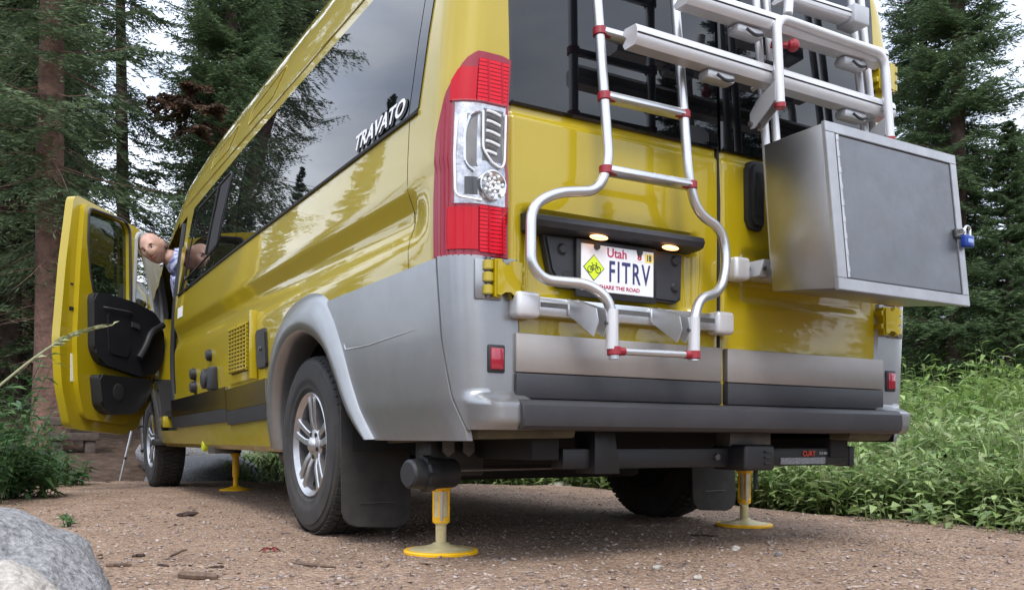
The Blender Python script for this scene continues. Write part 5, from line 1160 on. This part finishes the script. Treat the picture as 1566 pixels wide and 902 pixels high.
def kind(key, seed, H, base, Rm, r0, need, bark, extra=None, **kw):
    V, F, st = spruce_arrays(seed, H, base, Rm, **kw); co = npmesh('crown', V, F, need, None, 0); v, f = limbs_mesh(st, H, r0, extra); tk = pydata('trunk', v, f, bark, None, 60)
    KINDS[key] = (tk.data, co.data); bpy.data.objects.remove(tk); bpy.data.objects.remove(co)
kind('full', 1, 11.0, .35, 1.75, .15, NEED, BARK, per=7, whorl=.27, sw=.0085, dens=.66)
kind('spire', 2, 12.0, .25, 1.35, .14, NEEDL, BARK, per=7, whorl=.25, sw=.008, dens=.8, profile=.8)
kind('old', 3, 17.0, 2.6, 2.1, .20, NEED, BARKR, dead_limbs(3, .9, 4.0, 16, .5, 1.4), per=5, whorl=.36, droop=.45, gaps=.22, sw=.0085, dens=.66)
kind('slim', 4, 15.0, 3.0, 1.0, .115, NEED, BARK, dead_limbs(4, 1.0, 6.0, 26, .3, .9), per=4, whorl=.36, droop=.5, gaps=.22, sw=.0085, dens=.66)
kind('young', 5, 6.0, .15, 1.25, .075, NEEDL, BARK, per=7, whorl=.22, sw=.008, dens=.75)
def tree(k, x, y, s=1., rz=None, label='', group='spruces around the clearing', tilt=(0, 0), sink=.05):
    T = thing('spruce_tree', label, 'tree', (x, y, zt(x, y)-sink), group); T.rotation_euler = (tilt[0], tilt[1], random.uniform(0, 6.28) if rz is None else rz); T.scale = (s, s, s)
    for nm, me in zip(('trunk', 'crown'), KINDS[k]): o = bpy.data.objects.new(nm, me); COL.objects.link(o); o.parent = T
    return T
def treepx(k, px_, d, **kw): q = PX(px_, 671, d=d); return tree(k, q[0], q[1], **kw)
LBG = 'dark spruce standing deep in the forest behind the open door and roof'
treepx('old', 76, 11.0, s=1.0, rz=.6, label='big old spruce with a thick bare reddish trunk behind the open door', group=None)
treepx('slim', 196, 13.5, s=1.05, rz=2.0, tilt=(0, R(2.2)), label='slender leaning spruce with a bare dark trunk above the open door', group=None)
treepx('spire', 352, 13.0, s=1.05, rz=1.0, label='dense spruce with rust-coloured dead boughs beside the van roof', group=None)
RT_ = [o for o in COL.objects if o.get('label', '').startswith('dense spruce with rust')][0]
for px_, d, k, s_ in ((14, 14, 'full', 1.25), (-130, 13, 'old', 1.0), (118, 17, 'slim', 1.0), (40, 19, 'old', 1.05), (305, 20, 'slim', 1.0), (400, 15.5, 'full', 1.35), (372, 20, 'old', 1.1), (470, 17, 'full', 1.4), (530, 20.5, 'full', 1.3), (450, 24, 'old', 1.1), (590, 19, 'slim', 1.1), (640, 23, 'old', 1.0), (100, 27, 'old', 1.0), (5, 25, 'full', 1.5), (345, 27, 'old', 1.1), (150, 34, 'young', 1.1), (60, 34, 'full', 1.6), (235, 33, 'young', .8), (190, 30, 'young', .9), (290, 36, 'young', 1.2)):
    treepx(k, px_, d, s=s_, label={'full': 'dense dark spruce with boughs to the ground in the forest behind the van', 'old': 'tall old spruce with a bare lower trunk deep in the forest behind the van', 'slim': 'thin sparse spruce pole in the forest between the big trunk and the van roof', 'young': 'short young spruce far back in the forest gap above the open door', 'spire': LBG}[k], group={'full': 'dense forest spruces', 'old': 'old forest spruces', 'slim': 'thin forest spruces', 'young': 'young forest spruces', 'spire': 'forest'}[k])
treepx('spire', 1462, 11.2, s=.92, rz=.3, label='tall bushy spruce with a straight trunk right of the aluminium box', group=None)
treepx('spire', 1408, 12.3, s=.80, rz=2.2, label='narrower spruce close behind the tall one, beside the bicycle rack', group=None)
treepx('young', 1540, 10.6, s=.62, label='short young spruce low among the herbs beside the tall spruce', group=None)
treepx('full', 1610, 12.5, s=.62, label='broad spruce whose boughs reach in beside the tall spruce', group=None)
for px_, d, k, s_ in ((1370, 19, 'young', .72), (1490, 20, 'full', .50), (1560, 22, 'full', .55), (1660, 16, 'full', .6), (1310, 22, 'young', .8), (1420, 25, 'full', .5), (1600, 27, 'full', .6), (1250, 25, 'full', .5)):
    treepx(k, px_, d, s=s_, label='distant spruce at the far side of the herb meadow', group='spruces across the meadow')
# spruces out of frame that the glass and paint mirror: by azimuth from the van tail
def treeaz(k, az, d, s_, ox=-1., oy=1.): tree(k, ox+d*math.sin(R(az)), oy+d*math.cos(R(az)), s_, label='spruce ringing the clearing, mirrored in the van glass and paint', group='spruces ringing the clearing')
for az, d, k, s_ in ((-20.5, 17, 'spire', .70), (-14.5, 15, 'full', .52), (-11, 17, 'full', .56), (-25.5, 27, 'slim', .50), (-30, 30, 'spire', .52), (-34, 26, 'spire', .40), (-39, 24, 'full', .45), (-46, 22, 'young', .9), (-53, 20, 'full', .55), (-62, 18, 'spire', .5), (-75, 17, 'full', .7), (-90, 16, 'old', .6), (-104, 18, 'full', .8),
                      (-125, 19, 'old', .7), (-150, 20, 'full', .7), (-172, 22, 'old', .5), (170, 22, 'spire', .5), (160, 22, 'full', .5), (151, 23, 'full', .5), (143, 20, 'young', .85), (137.5, 15, 'spire', .72), (133, 14, 'full', .95), (125, 18, 'spire', .55), (117, 16, 'full', .6), (106, 16, 'spire', .7), (92, 15, 'full', .8)):
    treeaz(k, az, d, s_)
# rust-coloured dead boughs on the dense spruce
V_, F_ = [], []
r1 = np.random.default_rng(9); q = PX(303, 165, d=12.3); base_ = np.array([q[0], q[1], q[2]]); root = np.array([RT_.location[0], RT_.location[1], 0])
for k in range(9):
    P, DX, Ls = TEMPL[k % 5]; st = base_+r1.normal(size=3)*np.array([.22, .22, .17]); a = r1.uniform(2.3, 5.6); Lb = r1.uniform(.45, .8); D = DX/np.linalg.norm(DX, axis=1)[:, None]; W = np.cross(D, r1.normal(size=D.shape)); W /= np.linalg.norm(W, axis=1)[:, None]; Ls = Ls*.8
    kite = np.stack([P*Lb, P*Lb+D*(Ls*.45)[:, None]+W*.013, P*Lb+D*Ls[:, None], P*Lb+D*(Ls*.45)[:, None]-W*.013], 1); c, s = math.cos(a), math.sin(a)
    kite = np.stack([kite[..., 0]*c-kite[..., 1]*s, kite[..., 0]*s+kite[..., 1]*c, kite[..., 2]-.3*kite[..., 0]], -1)+st; b = sum(len(x) for x in V_); V_.append(kite.reshape(-1, 3)); F_.append(np.arange(len(V_[-1])).reshape(-1, 4)+b)
db = npmesh('dead_boughs', np.concatenate(V_), np.concatenate(F_), DEAD); db['label'] = 'rust-coloured dead boughs'
db.parent = RT_; db.matrix_parent_inverse = (Matrix.Translation(RT_.location) @ RT_.rotation_euler.to_matrix().to_4x4() @ Matrix.Scale(RT_.scale[0], 4)).inverted()
# ================================================================== the person leaning out of the cab
SKINM = mat('skin', (.43, .255, .195), .5, noise=(28, .28), bump=(60, .3, .003)); EYEW = mat('eye white', (.6, .58, .55), .3); EYED = mat('eye dark', (.03, .025, .02), .2); LIP = mat('lips', (.22, .07, .06), .5); BROW = mat('grey brow', (.12, .085, .065), .8)
SHIRT = mat('plaid shirt', (.30, .34, .55), .85); n, l, p = N(SHIRT); tc = n.new('ShaderNodeTexCoord'); cols = []
for ax_ in (0, 2):
    sx_ = n.new('ShaderNodeSeparateXYZ'); l.new(tc.outputs['Object'], sx_.inputs[0]); mu = n.new('ShaderNodeMath'); mu.operation = 'MULTIPLY'; mu.inputs[1].default_value = 24; ad = n.new('ShaderNodeMath'); ad.operation = 'ADD'
    l.new(sx_.outputs[ax_], ad.inputs[0]); l.new(sx_.outputs[1], ad.inputs[1]); l.new(ad.outputs[0], mu.inputs[0]); fr_ = n.new('ShaderNodeMath'); fr_.operation = 'FRACT'; l.new(mu.outputs[0], fr_.inputs[0]); gt = n.new('ShaderNodeMath'); gt.operation = 'GREATER_THAN'; gt.inputs[1].default_value = .62; l.new(fr_.outputs[0], gt.inputs[0]); cols.append(gt)
sm = n.new('ShaderNodeMath'); sm.operation = 'ADD'; l.new(cols[0].outputs[0], sm.inputs[0]); l.new(cols[1].outputs[0], sm.inputs[1]); hv = n.new('ShaderNodeMath'); hv.operation = 'MULTIPLY'; hv.inputs[1].default_value = .5; l.new(sm.outputs[0], hv.inputs[0])
rp = n.new('ShaderNodeValToRGB'); e = rp.color_ramp.elements; e.new(.5); e[0].position = .0; e[0].color = (.50, .52, .68, 1); e[1].position = .5; e[1].color = (.26, .29, .52, 1); e[2].position = 1; e[2].color = (.10, .12, .30, 1); l.new(hv.outputs[0], rp.inputs[0]); l.new(rp.outputs[0], p.inputs['Base Color'])
JEANS = mat('dark trousers', (.03, .04, .07), .9)
PER = thing('person', 'person in a blue plaid shirt leaning out of the cab to look back', 'person', (-.50, 4.50, .98))
def skin_body(name, verts, edges, rad, m, parent, root=0, sub=2):
    me = bpy.data.meshes.new(name); me.from_pydata([tuple(map(float, v)) for v in verts], edges, []); o = bpy.data.objects.new(name, me); COL.objects.link(o)
    md = o.modifiers.new('Skin', 'SKIN'); ss = o.modifiers.new('Sub', 'SUBSURF'); ss.levels = sub; ss.render_levels = sub
    for i, r_ in enumerate(rad): me.skin_vertices[0].data[i].radius = (r_, r_) if not hasattr(r_, '__len__') else r_; me.skin_vertices[0].data[i].use_root = (i == root)
    bpy.context.view_layer.update(); me2 = bpy.data.meshes.new_from_object(o.evaluated_get(bpy.context.evaluated_depsgraph_get())); bpy.data.objects.remove(o)
    me2.materials.clear(); return link(name, me2, parent, m, 180)
J = dict(pel=(-.48, 4.55, 1.04), sp=(-.60, 4.50, 1.24), ch=(-.80, 4.42, 1.50), nb=(-.975, 4.345, 1.655), nt=(-1.085, 4.335, 1.700), ls=(-.965, 4.32, 1.50), le=(-.84, 4.55, 1.22), lh=(-.80, 4.82, 1.20), rs=(-.76, 4.46, 1.70), re=(-.46, 4.66, 1.40), rh=(-.42, 4.98, 1.33), lk=(-.56, 5.0, 1.02), lf=(-.58, 5.12, .64), rk=(-.38, 5.0, 1.02), rf=(-.36, 5.12, .64), lt=(-.58, 5.26, .63), rt=(-.36, 5.26, .63))
names = list(J); ed = [('pel', 'sp'), ('sp', 'ch'), ('ch', 'nb'), ('nb', 'nt'), ('ch', 'ls'), ('ls', 'le'), ('le', 'lh'), ('ch', 'rs'), ('rs', 're'), ('re', 'rh'), ('pel', 'lk'), ('lk', 'lf'), ('pel', 'rk'), ('rk', 'rf'), ('lf', 'lt'), ('rf', 'rt')]
rd = dict(pel=.15, sp=.135, ch=.135, nb=.064, nt=.062, ls=.066, le=.046, lh=.030, rs=.066, re=.046, rh=.030, lk=.075, lf=.045, rk=.075, rf=.045, lt=.04, rt=.04)
vv = [np.array(J[k]) for k in names]; ee = [(names.index(a), names.index(b)) for a, b in ed]; rr = [rd[k] for k in names]
for hk, dirs in (('lh', np.array([.1, .98, -.1])), ('rh', np.array([-.05, .95, -.25]))):          # palms with five curled fingers
    hb = np.array(J[hk]); d = dirs/np.linalg.norm(dirs); sdv = np.cross(d, [0, 0, 1.]); sdv /= np.linalg.norm(sdv); i0 = names.index(hk)
    vv.append(hb+d*.05); rr.append(.027); ip = len(vv)-1; ee.append((i0, ip))
    for k in range(4):
        q = hb+d*.095+sdv*(.030-.020*k); L = (.030, .034, .032, .024)[k]; b0 = len(vv); vv += [q, q+d*L+np.array([0, 0, -.012]), q+d*L*1.2+np.array([0, 0, -.045])]; rr += [.0095, .009, .008]; ee += [(ip, b0), (b0, b0+1), (b0+1, b0+2)]
    b0 = len(vv); vv += [hb+d*.045+sdv*.036, hb+d*.08+sdv*.052+np.array([0, 0, -.02])]; rr += [.011, .0095]; ee += [(ip, b0), (b0, b0+1)]
body = skin_body('body', vv, ee, rr, SKINM, PER)
# head: shaped sphere with brow, nose, cheeks, chin and ears, joined to the body mesh
HC = np.array([-1.142, 4.325, 1.722]); vf_ = (HC-CAM)/np.linalg.norm(HC-CAM); vr_ = np.array([vf_[1], -vf_[0], 0]); iu = -.50*vr_+np.array([0, 0, .86])-.12*vf_; iu /= np.linalg.norm(iu)
fd = -vf_*.90-vr_*.34-np.array([0, 0, .22]); fd -= iu*(fd@iu); fd /= np.linalg.norm(fd); sdh = np.cross(fd, iu)
def Hd(x, y, z): return HC+sdh*x+fd*y+iu*z
bm = bmesh.new(); bm.from_mesh(body.data); hbm = bmesh.new(); bmesh.ops.create_uvsphere(hbm, u_segments=40, v_segments=28, radius=1)
def G2(a, b, s): return math.exp(-((a*a+b*b)/(s*s)))
hv_ = {}
for v in hbm.verts:
    x, y, z = v.co; X, Y, Z = x*.079, y*.098, z*.112
    low = max(0, -z); X *= 1-.26*low**1.4; Y = Y*(1-.10*low) if y > 0 else Y*(1-.34*low)
    if y > 0:
        Y += .027*G2(X/.011, max(0, (Z+.012))/.030 if Z > -.012 else (Z+.022)/.016, 1)                 # nose
        Y += .010*G2(X/.012, (Z-.012)/.02, 1)+.007*G2((abs(X)-.028)/.022, (Z-.030)/.010, 1)              # bridge, brow
        Y -= .017*G2((abs(X)-.031)/.016, (Z-.012)/.012, 1)                                              # eye sockets
        Y += .006*G2((abs(X)-.042)/.02, (Z+.020)/.022, 1)+.010*G2(X/.022, (Z+.092)/.018, 1)               # cheeks, chin
        Y -= .004*G2(X/.026, (Z+.056)/.006, 1)
    s_ = (abs(X)-.070)/.02; X += math.copysign(.016, X)*G2((Y+.008)/.017, (Z-.004)/.030, 1)*(1 if abs(x) > .75 else 0)  # ears
    v.co = Vector(tuple(map(float, Hd(X, Y, Z))))
tmp = bpy.data.meshes.new('tmp'); hbm.to_mesh(tmp); hbm.free(); bm.from_mesh(tmp); bpy.data.meshes.remove(tmp)
bmesh.ops.recalc_face_normals(bm, faces=bm.faces[:]); bm.to_mesh(body.data); bm.free()
body.data.polygons.foreach_set('use_smooth', [True]*len(body.data.polygons))
for s_ in (-1, 1):
    for nm, r_, dy, m_ in (('eye', .0125, -.003, EYEW), ('pupil', .0072, .0052, EYED)):
        b2 = bmesh.new(); bmesh.ops.create_uvsphere(b2, u_segments=12, v_segments=8, radius=r_); bmesh.ops.translate(b2, vec=tuple(map(float, Hd(s_*.030, .074+dy, .010))), verts=b2.verts); frombm(nm, b2, m_, PER)
    tube('eyebrow', [Hd(s_*x, .089-.25*abs(x-.03), .028+.004*(x > .02)) for x in (.014, .026, .038, .046)], [.0045, .006, .0055, .003], BROW, PER, 6)
    bx_ = bmesh.new(); bmesh.ops.create_uvsphere(bx_, u_segments=12, v_segments=10, radius=1)
    for v in bx_.verts: v.co = Vector(tuple(map(float, Hd(s_*(.083+.012*v.co.x), -.010+.021*v.co.y, .002+.034*v.co.z))))
    frombm('ear', bx_, SKINM, PER)
tube('mouth', [Hd(x, .093-9*x*x, -.056+9*x*x) for x in np.linspace(-.030, .030, 7)], [.0022, .0042, .005, .005, .005, .0042, .0022], LIP, PER, 6)
tube('cropped_hair', [Hd(.080*math.cos(a)*1.0, -.055-.045*abs(math.sin(a)), -.020) for a in np.linspace(math.pi, 2*math.pi, 9)], [.012]+[.018]*7+[.012], BROW, PER, 8)
sn = ['pel', 'sp', 'ch', 'nb', 'ls', 'le', 'lh', 'rs', 're', 'rh']; sr = dict(pel=.165, sp=.155, ch=.150, nb=.088, ls=.098, le=.066, lh=.046, rs=.088, re=.066, rh=.046)
se_ = [(sn.index(a), sn.index(b)) for a, b in ed if a in sn and b in sn]; sp_ = [np.array(J[k]) for k in sn]; sp_[6] = sp_[5]*.25+sp_[6]*.75; sp_[9] = sp_[8]*.25+sp_[9]*.75
skin_body('shirt', sp_, se_, [sr[k] for k in sn], SHIRT, PER)
cb_, ct_ = np.array(J['nb'])*.75+np.array(J['nt'])*.25, np.array(J['nb'])*.35+np.array(J['nt'])*.65; dv_ = Vector(tuple(ct_-cb_)).normalized()
lathe('collar', [(.098, -.030), (.082, -.006), (.074, .016), (.071, .028), (.080, .014), (.10, -.014)], tuple(cb_), tuple(dv_), SHIRT, PER, 24)
tn = ['pel', 'lk', 'lf', 'rk', 'rf']; te = [(0, 1), (1, 2), (0, 3), (3, 4)]; skin_body('trousers', [J[k] for k in tn], te, [.170, .092, .07, .092, .07], JEANS, PER)
